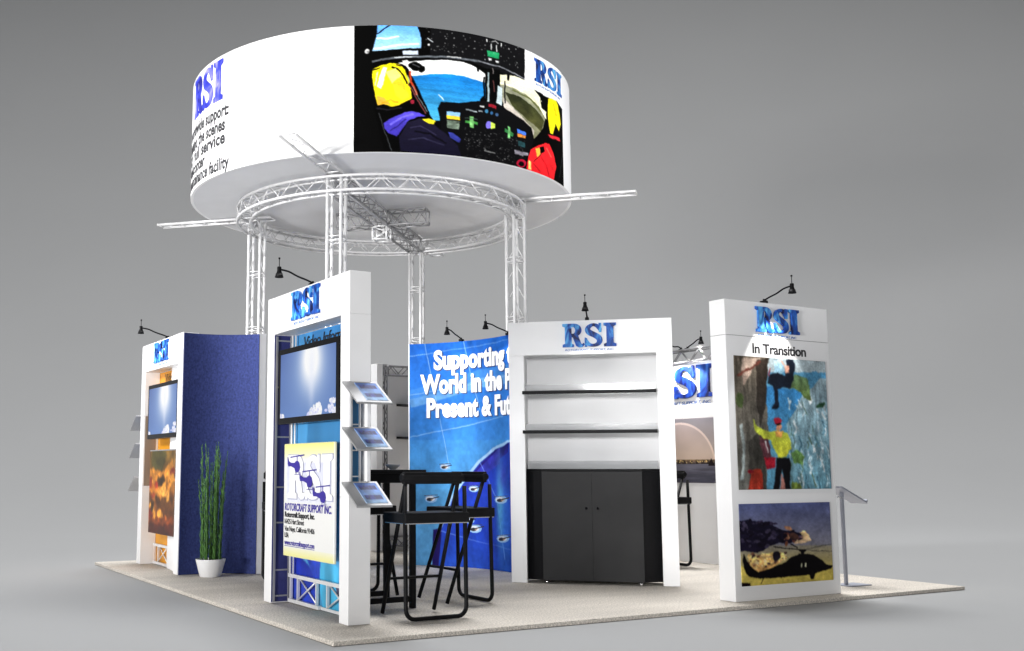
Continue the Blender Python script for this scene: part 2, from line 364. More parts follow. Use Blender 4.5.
def catmull(P, n=6):
    P = [P[0]] + P + [P[-1]]; out = []
    for i in range(1, len(P) - 2):
        for k in range(n):
            t = k / n; out.append(tuple(.5 * (2 * P[i][j] + (P[i + 1][j] - P[i - 1][j]) * t + (2 * P[i - 1][j] - 5 * P[i][j] + 4 * P[i + 1][j] - P[i + 2][j]) * t * t + (-P[i - 1][j] + 3 * P[i][j] - 3 * P[i + 1][j] + P[i + 2][j]) * t ** 3) for j in range(len(P[i]))))
    out.append(P[-2]); return out
def logo_outline():
    loops = []
    def arc(cx, cy, rx, ry, a0, a1, n=14): return [(cx + rx * math.cos(R(a0 + (a1 - a0) * i / n)), cy + ry * math.sin(R(a0 + (a1 - a0) * i / n))) for i in range(n + 1)]
    Rr = [(0, 1), (.46, 1)] + arc(.46, .735, .28, .265, 88, -62) + [(.66, .30), (.72, .12), (.77, .075), (.84, .12), (.86, .09), (.78, 0), (.66, -.02), (.55, .04), (.48, .24), (.42, .43), (.33, .45), (.33, .12), (.42, .07), (.42, 0), (0, 0), (0, .07), (.1, .12), (.1, .88), (0, .93)]
    loops.append(Rr); loops.append(([(.33, .9), (.40, .9)] + arc(.41, .725, .11, .175, 90, -90) + [(.33, .55)])[::-1])
    S = catmull([(.66, .66, .05), (.62, .80, .13), (.50, .92, .10), (.35, .95, .08), (.20, .86, .13), (.15, .72, .18), (.24, .60, .20), (.42, .50, .19), (.58, .38, .20), (.63, .24, .18), (.56, .10, .13), (.40, .04, .08), (.24, .06, .09), (.12, .16, .13), (.07, .33, .05)], 5)
    L_, R_ = [], []
    for i, p in enumerate(S):
        a = S[max(0, i - 1)]; c = S[min(len(S) - 1, i + 1)]; dx, dy = c[0] - a[0], c[1] - a[1]; l = math.hypot(dx, dy)
        L_.append((p[0] - dy / l * p[2] / 2 + .86, p[1] + dx / l * p[2] / 2)); R_.append((p[0] + dy / l * p[2] / 2 + .86, p[1] - dx / l * p[2] / 2))
    loops.append(L_ + R_[::-1])
    loops.append([(.86 + .62, 1.0), (.86 + .68, 1.0), (.86 + .68, .64), (.86 + .63, .64)]); loops.append([(.86 + .05, 0), (.86 + .10, 0), (.86 + .10, .34), (.86 + .05, .36)])
    I = [(0, 1), (.46, 1), (.46, .93), (.35, .88), (.35, .12), (.46, .07), (.46, 0), (0, 0), (0, .07), (.11, .12), (.11, .88), (0, .93)]
    loops.append([(x + 1.68, y) for x, y in I]); return loops
LOGO_W = 2.14
def logo_mesh(h, w, depth):
    """the three letters as one bevelled mesh; returns mesh and coordinates x (0..w), z (0..h), out (0..depth)"""
    verts = []; faces = []
    for k, grp in enumerate(([0, 1], [2], [3], [4], [5])):
        cu = bpy.data.curves.new('logo', 'CURVE'); cu.dimensions = '2D'; cu.fill_mode = 'BOTH'; cu.extrude = .05; cu.bevel_depth = .012; cu.bevel_resolution = 1; cu.offset = .012
        for li in grp:
            P = logo_outline()[li]; sp = cu.splines.new('POLY'); sp.points.add(len(P) - 1)
            for i, (x, y) in enumerate(P): sp.points[i].co = (x, y, 0, 1)
            sp.use_cyclic_u = True
        o = bpy.data.objects.new('logo', cu); COL.objects.link(o); bpy.context.view_layer.update()
        m = bpy.data.meshes.new_from_object(o.evaluated_get(bpy.context.evaluated_depsgraph_get())); bpy.data.objects.remove(o)
        n0 = len(verts); dz = .0011 * k
        verts += [(v.co.x, v.co.y, v.co.z + dz) for v in m.vertices]; faces += [tuple(i + n0 for i in p.vertices) for p in m.polygons]
    me = bpy.data.meshes.new('logo'); me.from_pydata(verts, [], faces); me.update()
    c = np.array(verts); kz = depth / .124
    return me, c[:, 0] * w / LOGO_W, c[:, 1] * h, (c[:, 2] + .062) * kz
def logo(parent, x0, z0, w, h, y, mat_=None, fn=None, sub=True, depth=.02, subcap=None, name='company_logo'):
    me, a, b, c = logo_mesh(h, w, depth)
    if fn: put(me, *fn(a + x0, b + z0, c))
    else: put(me, a + x0, y - c, b + z0)
    o = link(name, me, mat_ or M['logo'], parent)
    if sub:
        cap = subcap or h * .085
        lettering('ROTORCRAFT SUPPORT, INC.', cap, x0 + w * .03, z0 - cap * 2.2, y, M['ink_teal'], o, fn=fn, width=w * .93, shear=.25, bold=.012, extrude=.0008)
    return o

ART = {"drum":[[[70,150,240],[170,215,250],0.12,5,14,[88,-42,224,-53,243,105,241,169,68,209,79,86]],
[[225,240,252],[225,240,252],0.1,30,30,[79,108,123,112,163,93,162,81,122,99,79,95]],
[[215,235,250],[215,235,250],0.1,30,30,[73,197,159,163,235,146,235,130,158,147,71,181]],
[[8,8,16],[8,8,16],0,30,30,[132,-15,78,66,80,74,135,-7]],
[[210,210,210],[210,210,210],0,30,30,[57,207,57,213,56,218,54,222,52,224,49,225,46,224,44,221,42,217,41,212,41,207,41,201,42,196,44,192,46,189,49,189,52,190,54,192,56,196,57,202]],
[[120,120,120],[120,120,120],0,30,30,[57,212,57,214,56,217,55,218,54,219,53,220,51,219,50,218,49,216,48,214,48,212,48,209,49,207,50,205,51,204,53,204,54,204,55,205,56,207,57,210]],
[[195,205,222],[195,205,222],0,30,30,[177,201,232,190,233,222,177,233]],
[[14,14,16],[14,14,16],0.02,30,30,[277,-14,434,-29,732,-57,728,292,642,272,475,249,276,259]],
[[255,255,255],[255,255,255],0,30,30,[159,298,254,267,352,241,408,236,458,259,493,282,505,350,501,417,432,377,206,428,191,367]],
[[20,125,215],[70,165,205],0.22,5,40,[206,397,276,370,352,353,412,352,470,372,501,381,496,500,465,543,399,580,317,584,305,634,313,735,279,733,242,637,202,445]],
[[220,240,250],[220,240,250],0,30,30,[306,533,325,573,328,567,309,528]],
[[205,232,250],[205,232,250],0,30,30,[206,399,276,372,352,355,412,354,470,374,471,370,412,350,352,351,276,368,206,395]],
[[252,246,214],[252,244,180],0,30,30,[552,290,600,264,653,258,692,262,722,279,794,287,839,346,862,434,835,570,725,478,641,388,561,360]],
[[150,152,128],[120,120,90],0.2,30,30,[561,360,615,360,697,376,778,432,828,505,827,583,741,737,716,749,699,674,639,603,588,528,560,475]],
[[252,250,240],[252,250,240],0,30,30,[564,351,624,352,678,367,681,354,627,340,566,340]],
[[45,50,28],[85,85,45],0.35,20,20,[589,413,668,416,757,469,820,536,796,642,700,582,624,512]],
[[205,196,186],[190,180,165],0.15,30,30,[574,460,619,514,712,618,748,658,728,801,699,699,583,546]],
[[100,105,60],[100,105,60],0.2,30,30,[623,386,723,409,794,478,803,464,730,395,627,373]],
[[0,0,0],[0,0,0],0,30,30,[497,256,566,243,564,538,495,549]],
[[170,190,195],[170,190,195],0,30,30,[509,284,515,286,513,542,503,538]],
[[195,210,214],[195,210,214],0,30,30,[553,371,575,386,571,539,545,538]],
[[90,50,50],[90,50,50],0,30,30,[530,341,534,437,539,434,535,338]],
[[150,140,140],[150,140,140],0,30,30,[529,243,531,291,535,289,533,241]],
[[0,0,0],[0,0,0],0,30,30,[488,333,495,330,494,525,487,527]],
[[0,0,0],[0,0,0],0,30,30,[585,324,591,322,589,503,584,505]],
[[0,0,0],[0,0,0],0,30,30,[491,477,474,516,469,550,500,539]],
[[0,0,0],[0,0,0],0,30,30,[458,247,471,250,469,300,460,299]],
[[0,0,0],[0,0,0],0,30,30,[598,252,613,253,610,312,600,313]],
[[95,100,106],[95,100,106],0.3,60,4,[66,296,134,271,202,252,276,237,352,224,408,224,475,224,476,208,409,208,353,209,276,221,202,237,133,256,64,281]],
[[205,210,215],[205,210,215],0,30,30,[144,262,210,249,209,241,144,254]],
[[225,225,225],[225,225,225],0,30,30,[337,219,396,212,396,205,337,213]],
[[120,122,128],[120,122,128],0.3,60,4,[466,217,519,221,580,227,630,241,696,260,700,249,633,230,582,216,521,210,468,206]],
[[0,0,0],[0,0,0],0,30,30,[345,243,408,240,458,271,497,305,510,365,506,269,458,239,400,222]],
[[38,185,112],[30,150,90],0.15,30,30,[507,109,562,105,560,158,508,158]],
[[240,240,240],[240,240,240],0,30,30,[503,13,508,10,508,35,503,37]],
[[230,230,230],[230,230,230],0,30,30,[523,49,528,47,527,96,523,98]],
[[230,230,230],[230,230,230],0,30,30,[549,45,553,43,553,101,548,103]],
[[200,200,200],[200,200,200],0,30,30,[526,34,544,14,557,31,560,25,545,8,525,28]],
[[235,235,235],[235,235,235],0,30,30,[570,18,575,16,575,41,570,43]],
[[235,235,235],[235,235,235],0,30,30,[512,168,527,170,527,187,514,189]],
[[235,235,235],[235,235,235],0,30,30,[545,174,562,175,561,192,548,192]],
[[200,205,210],[200,205,210],0,30,30,[264,88,287,115,289,109,266,81]],
[[230,230,230],[230,230,230],0,30,30,[275,137,275,140,274,143,273,145,272,146,271,147,269,147,268,146,267,144,267,142,266,139,267,136,267,134,268,131,269,130,271,129,272,129,273,130,274,132,275,135]],
[[190,190,190],[190,190,190],0,30,30,[342,33,341,35,339,36,338,34,339,31,341,31]],
[[150,150,150],[150,150,150],0,30,30,[263,97,262,101,260,101,259,98,260,94,262,93]],
[[150,150,150],[150,150,150],0,30,30,[337,109,336,113,333,113,332,110,333,106,336,105]],
[[70,70,70],[70,70,70],0,30,30,[352,183,350,187,348,188,347,184,348,180,350,179]],
[[150,150,150],[150,150,150],0,30,30,[574,46,573,51,571,52,570,48,571,44,573,43]],
[[150,150,150],[150,150,150],0,30,30,[652,151,651,155,649,156,648,153,649,149,651,148]],
[[110,110,110],[110,110,110],0,30,30,[515,110,514,113,513,114,512,112,513,108,514,108]],
[[150,150,150],[150,150,150],0,30,30,[643,148,642,151,640,152,640,149,640,146,642,145]],
[[110,110,110],[110,110,110],0,30,30,[530,73,529,77,527,78,526,75,527,71,529,70]],
[[150,150,150],[150,150,150],0,30,30,[416,50,416,54,414,54,413,51,414,47,416,46]],
[[150,150,150],[150,150,150],0,30,30,[285,86,284,90,282,91,281,87,282,84,284,83]],
[[110,110,110],[110,110,110],0,30,30,[528,44,527,48,526,49,525,45,526,41,528,40]],
[[110,110,110],[110,110,110],0,30,30,[500,99,499,103,497,104,496,101,497,97,499,96]],
[[150,150,150],[150,150,150],0,30,30,[373,118,372,120,371,120,370,118,371,116,372,116]],
[[110,110,110],[110,110,110],0,30,30,[338,150,338,154,336,154,336,151,336,146,338,146]],
[[150,150,150],[150,150,150],0,30,30,[363,21,362,26,360,26,358,23,360,18,362,18]],
[[150,150,150],[150,150,150],0,30,30,[648,131,647,134,646,135,645,133,646,130,648,129]],
[[190,190,190],[190,190,190],0,30,30,[656,136,654,141,651,143,649,140,651,135,654,133]],
[[110,110,110],[110,110,110],0,30,30,[521,32,519,35,516,36,515,34,516,31,519,30]],
[[110,110,110],[110,110,110],0,30,30,[347,121,346,124,344,124,343,122,344,120,346,120]],
[[150,150,150],[150,150,150],0,30,30,[273,32,271,35,269,36,267,33,269,29,271,29]],
[[110,110,110],[110,110,110],0,30,30,[419,58,419,61,417,61,417,59,417,57,419,56]],
[[110,110,110],[110,110,110],0,30,30,[545,123,544,127,541,128,540,126,541,122,544,120]],
[[70,70,70],[70,70,70],0,30,30,[477,79,477,82,475,83,474,80,475,76,477,76]],
[[110,110,110],[110,110,110],0,30,30,[562,87,560,91,558,92,557,90,558,86,560,85]],
[[190,190,190],[190,190,190],0,30,30,[409,27,408,31,406,31,405,28,406,25,408,24]],
[[110,110,110],[110,110,110],0,30,30,[415,60,414,62,413,63,412,60,413,58,414,57]],
[[110,110,110],[110,110,110],0,30,30,[344,52,343,55,341,55,341,53,342,50,343,49]],
[[150,150,150],[150,150,150],0,30,30,[375,177,374,181,372,182,371,178,372,173,374,173]],
[[70,70,70],[70,70,70],0,30,30,[405,181,404,184,402,184,401,182,402,180,404,179]],
[[110,110,110],[110,110,110],0,30,30,[332,168,331,172,329,172,329,169,330,165,331,165]],
[[190,190,190],[190,190,190],0,30,30,[573,128,572,132,569,134,568,131,570,126,572,125]],
[[190,190,190],[190,190,190],0,30,30,[523,66,522,69,518,70,517,69,519,66,522,64]],
[[110,110,110],[110,110,110],0,30,30,[657,171,656,176,654,177,653,173,654,168,656,167]],
[[70,70,70],[70,70,70],0,30,30,[302,179,301,183,298,183,297,180,299,176,301,176]],
[[190,190,190],[190,190,190],0,30,30,[431,105,429,108,426,109,425,107,426,104,429,103]],
[[70,70,70],[70,70,70],0,30,30,[257,161,256,164,254,164,253,162,254,159,256,159]],
[[190,190,190],[190,190,190],0,30,30,[403,157,402,161,399,162,398,159,399,155,402,154]],
[[150,150,150],[150,150,150],0,30,30,[612,41,611,45,608,47,606,44,608,40,611,38]],
[[190,190,190],[190,190,190],0,30,30,[565,179,564,182,563,182,562,181,563,178,564,177]],
[[150,150,150],[150,150,150],0,30,30,[483,108,482,111,480,112,478,110,480,107,482,106]],
[[70,70,70],[70,70,70],0,30,30,[389,156,388,159,387,160,386,157,387,154,388,154]],
[[190,190,190],[190,190,190],0,30,30,[282,174,281,178,280,178,279,174,280,171,281,170]],
[[190,190,190],[190,190,190],0,30,30,[371,59,370,62,367,63,366,61,367,57,370,56]],
[[150,150,150],[150,150,150],0,30,30,[283,166,282,169,281,170,280,167,281,164,282,163]],
[[70,70,70],[70,70,70],0,30,30,[601,148,599,153,597,154,595,151,597,146,600,145]],
[[190,190,190],[190,190,190],0,30,30,[500,187,499,191,497,192,496,189,497,185,499,184]],
[[110,110,110],[110,110,110],0,30,30,[317,165,315,168,313,169,312,166,313,163,315,163]],
[[70,70,70],[70,70,70],0,30,30,[603,53,601,56,598,57,597,56,598,53,601,52]],
[[190,190,190],[190,190,190],0,30,30,[371,114,370,118,367,119,366,116,367,112,370,111]],
[[190,190,190],[190,190,190],0,30,30,[455,115,454,118,451,119,450,117,451,113,454,112]],
[[70,70,70],[70,70,70],0,30,30,[558,192,556,196,554,198,552,195,554,191,557,190]],
[[190,190,190],[190,190,190],0,30,30,[371,180,370,183,367,184,366,181,367,178,370,177]],
[[190,190,190],[190,190,190],0,30,30,[641,91,639,95,636,96,635,94,636,90,639,88]],
[[150,150,150],[150,150,150],0,30,30,[307,145,306,148,303,149,302,146,303,143,306,143]],
[[110,110,110],[110,110,110],0,30,30,[417,129,416,134,414,134,414,130,414,126,416,125]],
[[70,70,70],[70,70,70],0,30,30,[327,153,326,157,325,157,324,154,325,150,326,150]],
[[150,150,150],[150,150,150],0,30,30,[624,62,623,65,621,67,619,64,621,61,623,60]],
[[70,70,70],[70,70,70],0,30,30,[265,4,263,8,261,8,260,4,261,0,264,0]],
[[190,190,190],[190,190,190],0,30,30,[650,24,648,29,645,31,644,28,645,22,649,21]],
[[70,70,70],[70,70,70],0,30,30,[283,168,282,171,281,171,280,169,281,165,282,165]],
[[150,150,150],[150,150,150],0,30,30,[616,44,615,48,611,50,610,47,611,42,615,41]],
[[190,190,190],[190,190,190],0,30,30,[613,47,612,51,609,52,607,50,609,47,612,45]],
[[190,190,190],[190,190,190],0,30,30,[340,72,339,75,337,76,335,73,337,70,339,69]],
[[150,150,150],[150,150,150],0,30,30,[404,166,403,170,401,170,400,167,401,164,403,163]],
[[190,190,190],[190,190,190],0,30,30,[348,174,346,178,344,178,343,175,344,172,346,171]],
[[70,70,70],[70,70,70],0,30,30,[390,189,389,191,387,192,387,190,387,187,389,187]],
[[150,150,150],[150,150,150],0,30,30,[659,175,658,178,655,180,653,178,655,174,658,173]],
[[110,110,110],[110,110,110],0,30,30,[289,51,288,54,286,55,285,52,286,49,288,48]],
[[110,110,110],[110,110,110],0,30,30,[486,32,486,35,484,36,484,34,484,31,486,30]],
[[150,150,150],[150,150,150],0,30,30,[272,72,271,75,270,75,270,73,270,70,271,70]],
[[150,150,150],[150,150,150],0,30,30,[551,52,550,55,548,56,548,54,548,50,550,50]],
[[110,110,110],[110,110,110],0,30,30,[612,122,610,126,607,128,605,125,607,120,610,119]],
[[70,70,70],[70,70,70],0,30,30,[648,157,647,162,644,163,642,160,644,156,647,154]],
[[190,190,190],[190,190,190],0,30,30,[538,116,537,121,535,121,535,118,536,114,537,113]],
[[110,110,110],[110,110,110],0,30,30,[437,34,437,38,435,38,434,35,435,30,437,30]],
[[150,150,150],[150,150,150],0,30,30,[451,117,449,121,447,122,445,120,447,116,449,115]],
[[70,70,70],[70,70,70],0,30,30,[399,96,398,99,396,100,396,97,396,93,398,92]],
[[70,70,70],[70,70,70],0,30,30,[367,158,366,162,365,162,364,159,365,155,366,154]],
[[70,70,70],[70,70,70],0,30,30,[585,52,584,56,581,57,580,54,581,50,584,48]],
[[190,190,190],[190,190,190],0,30,30,[322,158,322,160,320,161,319,159,320,156,322,156]],
[[190,190,190],[190,190,190],0,30,30,[457,55,456,59,453,60,452,57,453,52,456,51]],
[[190,190,190],[190,190,190],0,30,30,[368,132,367,135,365,135,364,134,365,131,367,130]],
[[150,150,150],[150,150,150],0,30,30,[500,65,498,69,495,70,494,68,495,64,498,63]],
[[70,70,70],[70,70,70],0,30,30,[590,155,588,160,585,162,583,159,585,154,588,152]],
[[70,70,70],[70,70,70],0,30,30,[613,124,612,128,609,130,608,127,609,123,612,122]],
[[70,70,70],[70,70,70],0,30,30,[667,56,666,59,664,60,663,58,664,56,666,54]],
[[110,110,110],[110,110,110],0,30,30,[451,170,450,174,449,174,448,171,449,167,450,167]],
[[110,110,110],[110,110,110],0,30,30,[380,126,379,128,377,129,375,127,377,124,379,124]],
[[70,70,70],[70,70,70],0,30,30,[661,145,660,148,658,149,657,147,658,144,660,143]],
[[70,70,70],[70,70,70],0,30,30,[355,186,354,189,353,190,353,186,353,183,355,182]],
[[150,150,150],[150,150,150],0,30,30,[334,57,333,60,330,61,329,59,330,55,333,55]],
[[70,70,70],[70,70,70],0,30,30,[399,128,398,131,397,132,396,129,397,126,399,125]],
[[150,150,150],[150,150,150],0,30,30,[279,94,278,96,276,97,275,94,276,92,278,91]],
[[150,150,150],[150,150,150],0,30,30,[331,138,330,140,328,140,328,138,328,136,330,136]],
[[150,150,150],[150,150,150],0,30,30,[614,174,613,179,611,180,610,176,611,172,613,171]],
[[190,190,190],[190,190,190],0,30,30,[646,167,645,171,643,172,642,169,643,165,645,164]],
[[70,70,70],[70,70,70],0,30,30,[349,106,348,110,346,110,346,107,346,103,348,103]],
[[150,150,150],[150,150,150],0,30,30,[517,134,516,139,514,140,514,136,514,131,516,131]],
[[110,110,110],[110,110,110],0,30,30,[317,27,315,30,313,30,312,28,313,25,315,24]],
[[70,70,70],[70,70,70],0,30,30,[335,127,333,130,331,130,330,128,331,126,333,125]],
[[70,70,70],[70,70,70],0,30,30,[473,58,472,62,470,63,469,59,470,55,472,54]],
[[150,150,150],[150,150,150],0,30,30,[297,179,296,182,294,183,292,180,294,176,296,176]],
[[110,110,110],[110,110,110],0,30,30,[311,141,310,145,307,146,306,143,307,139,310,138]],
[[110,110,110],[110,110,110],0,30,30,[552,160,551,164,550,165,549,162,550,158,551,157]],
[[150,150,150],[150,150,150],0,30,30,[499,152,498,155,494,156,493,155,494,151,498,150]],
[[70,70,70],[70,70,70],0,30,30,[555,23,553,27,550,29,548,26,550,21,553,20]],
[[150,150,150],[150,150,150],0,30,30,[664,2,662,6,659,8,657,6,659,1,662,-1]],
[[110,110,110],[110,110,110],0,30,30,[595,26,594,30,591,32,589,29,591,25,594,24]],
[[150,150,150],[150,150,150],0,30,30,[486,110,485,114,483,115,482,111,483,107,485,106]],
[[6,6,8],[6,6,8],0,30,30,[307,618,317,589,383,576,465,535,550,519,598,556,694,610,730,643,747,734,727,826,685,927,659,1263,311,1352,316,805]],
[[140,190,235],[140,190,235],0,30,30,[339,654,389,654,388,686,339,686]],
[[242,205,50],[242,205,50],0.1,30,30,[339,686,388,684,388,714,339,714]],
[[105,120,105],[105,120,105],0.6,60,60,[339,722,388,722,386,786,339,785]],
[[60,135,60],[60,135,60],0.4,30,30,[410,708,462,708,462,728,410,728]],
[[120,190,110],[120,190,110],0.5,60,60,[429,667,445,670,445,762,428,758]],
[[70,90,80],[70,90,80],0,30,30,[410,688,460,681,460,687,410,693]],
[[118,105,215],[118,105,215],0,30,30,[523,712,521,722,519,731,515,739,511,743,507,745,503,744,499,739,497,732,496,723,497,713,498,703,501,693,505,686,509,681,513,680,517,681,520,685,522,693,523,702]],
[[195,225,80],[195,225,80],0.3,30,30,[519,685,539,694,537,731,519,741]],
[[60,125,165],[60,125,165],0,30,30,[507,603,507,608,506,613,504,617,502,620,499,621,497,621,495,620,493,617,492,613,491,609,492,604,493,599,495,595,497,592,499,591,502,590,504,592,506,595,507,598]],
[[50,100,150],[50,100,150],0,30,30,[530,611,530,615,529,620,527,624,525,626,523,628,521,628,519,627,517,624,516,620,516,616,516,611,517,607,519,603,521,600,523,599,525,599,527,600,529,603,530,606]],
[[60,90,130],[60,90,130],0,30,30,[557,612,556,617,555,622,554,625,551,628,549,630,547,630,545,629,543,626,542,623,542,618,542,614,543,609,545,605,547,602,549,601,552,601,554,602,555,604,556,608]],
[[50,125,65],[50,125,65],0.4,30,30,[582,709,627,735,624,765,582,734]],
[[110,180,110],[110,180,110],0.5,30,30,[599,686,612,693,611,787,599,784]],
[[70,120,230],[70,120,230],0,30,30,[648,689,696,696,696,725,648,722]],
[[240,150,60],[240,150,60],0.2,30,30,[648,726,696,725,692,751,651,754]],
[[35,70,75],[35,70,75],0.4,30,30,[650,787,692,789,689,827,652,827]],
[[160,30,45],[160,30,45],0.2,30,30,[509,542,545,544,545,572,508,568]],
[[215,215,215],[215,215,215],0,30,30,[473,568,491,570,489,583,473,580]],
[[150,160,165],[150,160,165],0.5,80,20,[413,616,460,621,460,631,413,626]],
[[150,160,165],[150,160,165],0,30,30,[467,611,482,610,482,621,467,623]],
[[120,120,120],[120,120,120],0,30,30,[489,919,538,927,538,935,489,929]],
[[40,40,40],[40,40,40],0,30,30,[632,919,635,919,635,923,632,924]],
[[85,85,85],[85,85,85],0,30,30,[496,832,501,832,501,837,496,837]],
[[85,85,85],[85,85,85],0,30,30,[453,907,457,907,457,912,453,912]],
[[60,60,60],[60,60,60],0,30,30,[544,786,547,786,547,790,544,790]],
[[60,60,60],[60,60,60],0,30,30,[492,985,494,985,494,990,492,990]],
[[85,85,85],[85,85,85],0,30,30,[435,835,441,835,441,840,434,839]],
[[85,85,85],[85,85,85],0,30,30,[534,771,540,771,540,776,533,776]],
[[120,120,120],[120,120,120],0,30,30,[622,785,628,784,628,789,622,790]],
[[60,60,60],[60,60,60],0,30,30,[494,767,498,767,498,772,494,772]],
[[120,120,120],[120,120,120],0,30,30,[602,961,606,961,606,966,602,966]],
[[40,40,40],[40,40,40],0,30,30,[488,900,495,900,495,905,488,905]],
[[40,40,40],[40,40,40],0,30,30,[528,981,531,981,531,986,528,986]],
[[40,40,40],[40,40,40],0,30,30,[566,893,572,893,572,898,566,898]],
[[60,60,60],[60,60,60],0,30,30,[411,866,416,866,416,871,411,870]],
[[60,60,60],[60,60,60],0,30,30,[438,903,442,903,442,908,438,908]],
[[60,60,60],[60,60,60],0,30,30,[484,908,489,909,489,913,484,913]],
[[85,85,85],[85,85,85],0,30,30,[661,931,665,931,665,936,661,936]],
[[60,60,60],[60,60,60],0,30,30,[489,886,493,886,493,891,489,891]],
[[120,120,120],[120,120,120],0,30,30,[641,789,648,788,648,793,641,794]],
[[60,60,60],[60,60,60],0,30,30,[423,908,430,909,430,914,423,913]],
[[40,40,40],[40,40,40],0,30,30,[440,927,445,927,445,932,440,931]],
[[40,40,40],[40,40,40],0,30,30,[492,976,498,976,498,981,492,981]],
[[85,85,85],[85,85,85],0,30,30,[563,881,568,881,568,886,563,886]],
[[85,85,85],[85,85,85],0,30,30,[479,964,481,964,481,969,479,969]],
[[40,40,40],[40,40,40],0,30,30,[526,826,533,826,533,831,526,831]],
[[40,40,40],[40,40,40],0,30,30,[477,860,481,860,481,865,477,865]],
[[85,85,85],[85,85,85],0,30,30,[562,965,564,965,564,970,562,970]],
[[120,120,120],[120,120,120],0,30,30,[516,782,522,782,522,786,516,786]],
[[60,60,60],[60,60,60],0,30,30,[414,813,419,814,419,818,414,818]],
[[40,40,40],[40,40,40],0,30,30,[455,972,462,973,462,978,455,977]],
[[85,85,85],[85,85,85],0,30,30,[409,769,413,770,413,775,409,774]],
[[85,85,85],[85,85,85],0,30,30,[541,775,547,775,547,780,541,780]],
[[40,40,40],[40,40,40],0,30,30,[570,872,576,872,576,877,570,877]],
[[60,60,60],[60,60,60],0,30,30,[421,866,427,866,427,871,421,870]],
[[85,85,85],[85,85,85],0,30,30,[674,855,680,854,680,859,674,860]],
[[40,40,40],[40,40,40],0,30,30,[438,899,443,899,443,904,438,903]],
[[85,85,85],[85,85,85],0,30,30,[407,778,411,779,411,784,407,783]],
[[85,85,85],[85,85,85],0,30,30,[513,832,520,832,520,837,513,837]],
[[120,120,120],[120,120,120],0,30,30,[443,849,446,849,446,854,443,854]],
[[120,120,120],[120,120,120],0,30,30,[569,796,577,795,577,800,569,800]],
[[60,60,60],[60,60,60],0,30,30,[557,765,560,764,560,769,557,769]],
[[120,120,120],[120,120,120],0,30,30,[558,888,565,888,565,893,558,893]],
[[85,85,85],[85,85,85],0,30,30,[446,804,452,804,452,809,446,809]],
[[85,85,85],[85,85,85],0,30,30,[592,874,596,874,596,879,592,879]],
[[40,40,40],[40,40,40],0,30,30,[640,782,648,781,648,786,640,787]],
[[60,60,60],[60,60,60],0,30,30,[620,823,623,823,623,828,620,828]],
[[40,40,40],[40,40,40],0,30,30,[428,990,433,990,433,995,428,994]],
[[60,60,60],[60,60,60],0,30,30,[416,978,419,978,419,983,416,983]],
[[120,120,120],[120,120,120],0,30,30,[466,983,469,983,469,988,466,988]],
[[120,120,120],[120,120,120],0,30,30,[570,971,574,971,574,976,570,976]],
[[40,40,40],[40,40,40],0,30,30,[427,944,429,945,429,949,427,949]],
[[60,60,60],[60,60,60],0,30,30,[508,852,512,853,512,857,508,857]],
[[85,85,85],[85,85,85],0,30,30,[601,878,605,878,605,883,601,883]],
[[40,40,40],[40,40,40],0,30,30,[493,918,497,919,496,923,493,923]],
[[60,60,60],[60,60,60],0,30,30,[429,853,433,853,433,858,429,858]],
[[40,40,40],[40,40,40],0,30,30,[664,838,669,837,669,842,664,843]],
[[60,60,60],[60,60,60],0,30,30,[427,855,432,855,432,860,427,860]],
[[60,60,60],[60,60,60],0,30,30,[428,791,432,791,432,796,428,796]],
[[120,120,120],[120,120,120],0,30,30,[601,924,605,924,605,929,601,929]],
[[120,120,120],[120,120,120],0,30,30,[581,957,588,956,588,961,581,961]],
[[85,85,85],[85,85,85],0,30,30,[598,933,606,933,605,938,598,938]],
[[120,120,120],[120,120,120],0,30,30,[678,926,683,925,683,930,678,931]],
[[60,60,60],[60,60,60],0,30,30,[595,952,602,952,602,957,595,957]],
[[40,40,40],[40,40,40],0,30,30,[477,842,481,842,481,847,477,847]],
[[60,60,60],[60,60,60],0,30,30,[613,935,619,934,619,939,613,940]],
[[85,85,85],[85,85,85],0,30,30,[614,802,621,801,621,806,614,807]],
[[40,40,40],[40,40,40],0,30,30,[517,883,522,883,522,888,517,888]],
[[120,120,120],[120,120,120],0,30,30,[665,931,673,930,672,935,665,936]],
[[85,85,85],[85,85,85],0,30,30,[525,929,528,929,528,934,525,934]],
[[120,120,120],[120,120,120],0,30,30,[489,800,495,800,495,805,489,805]],
[[120,120,120],[120,120,120],0,30,30,[617,969,624,969,624,974,617,974]],
[[40,40,40],[40,40,40],0,30,30,[493,880,498,880,498,885,493,884]],
[[60,60,60],[60,60,60],0,30,30,[582,813,589,812,589,817,582,818]],
[[120,120,120],[120,120,120],0,30,30,[543,951,550,951,550,956,543,956]],
[[40,40,40],[40,40,40],0,30,30,[643,813,645,813,645,818,643,818]],
[[85,85,85],[85,85,85],0,30,30,[463,843,469,844,469,849,463,848]],
[[85,85,85],[85,85,85],0,30,30,[632,877,640,876,639,881,632,882]],
[[40,40,40],[40,40,40],0,30,30,[582,763,588,763,588,767,582,768]],
[[40,40,40],[40,40,40],0,30,30,[573,807,578,807,578,812,573,812]],
[[60,60,60],[60,60,60],0,30,30,[446,812,450,812,450,817,446,817]],
[[120,120,120],[120,120,120],0,30,30,[452,981,455,981,455,986,452,985]],
[[60,60,60],[60,60,60],0,30,30,[472,858,477,858,477,863,471,863]],
[[40,40,40],[40,40,40],0,30,30,[658,818,664,817,664,822,658,823]],
[[85,85,85],[85,85,85],0,30,30,[472,780,478,780,478,785,472,785]],
[[40,40,40],[40,40,40],0,30,30,[419,942,422,942,422,947,419,947]],
[[120,120,120],[120,120,120],0,30,30,[467,877,471,877,471,882,467,881]],
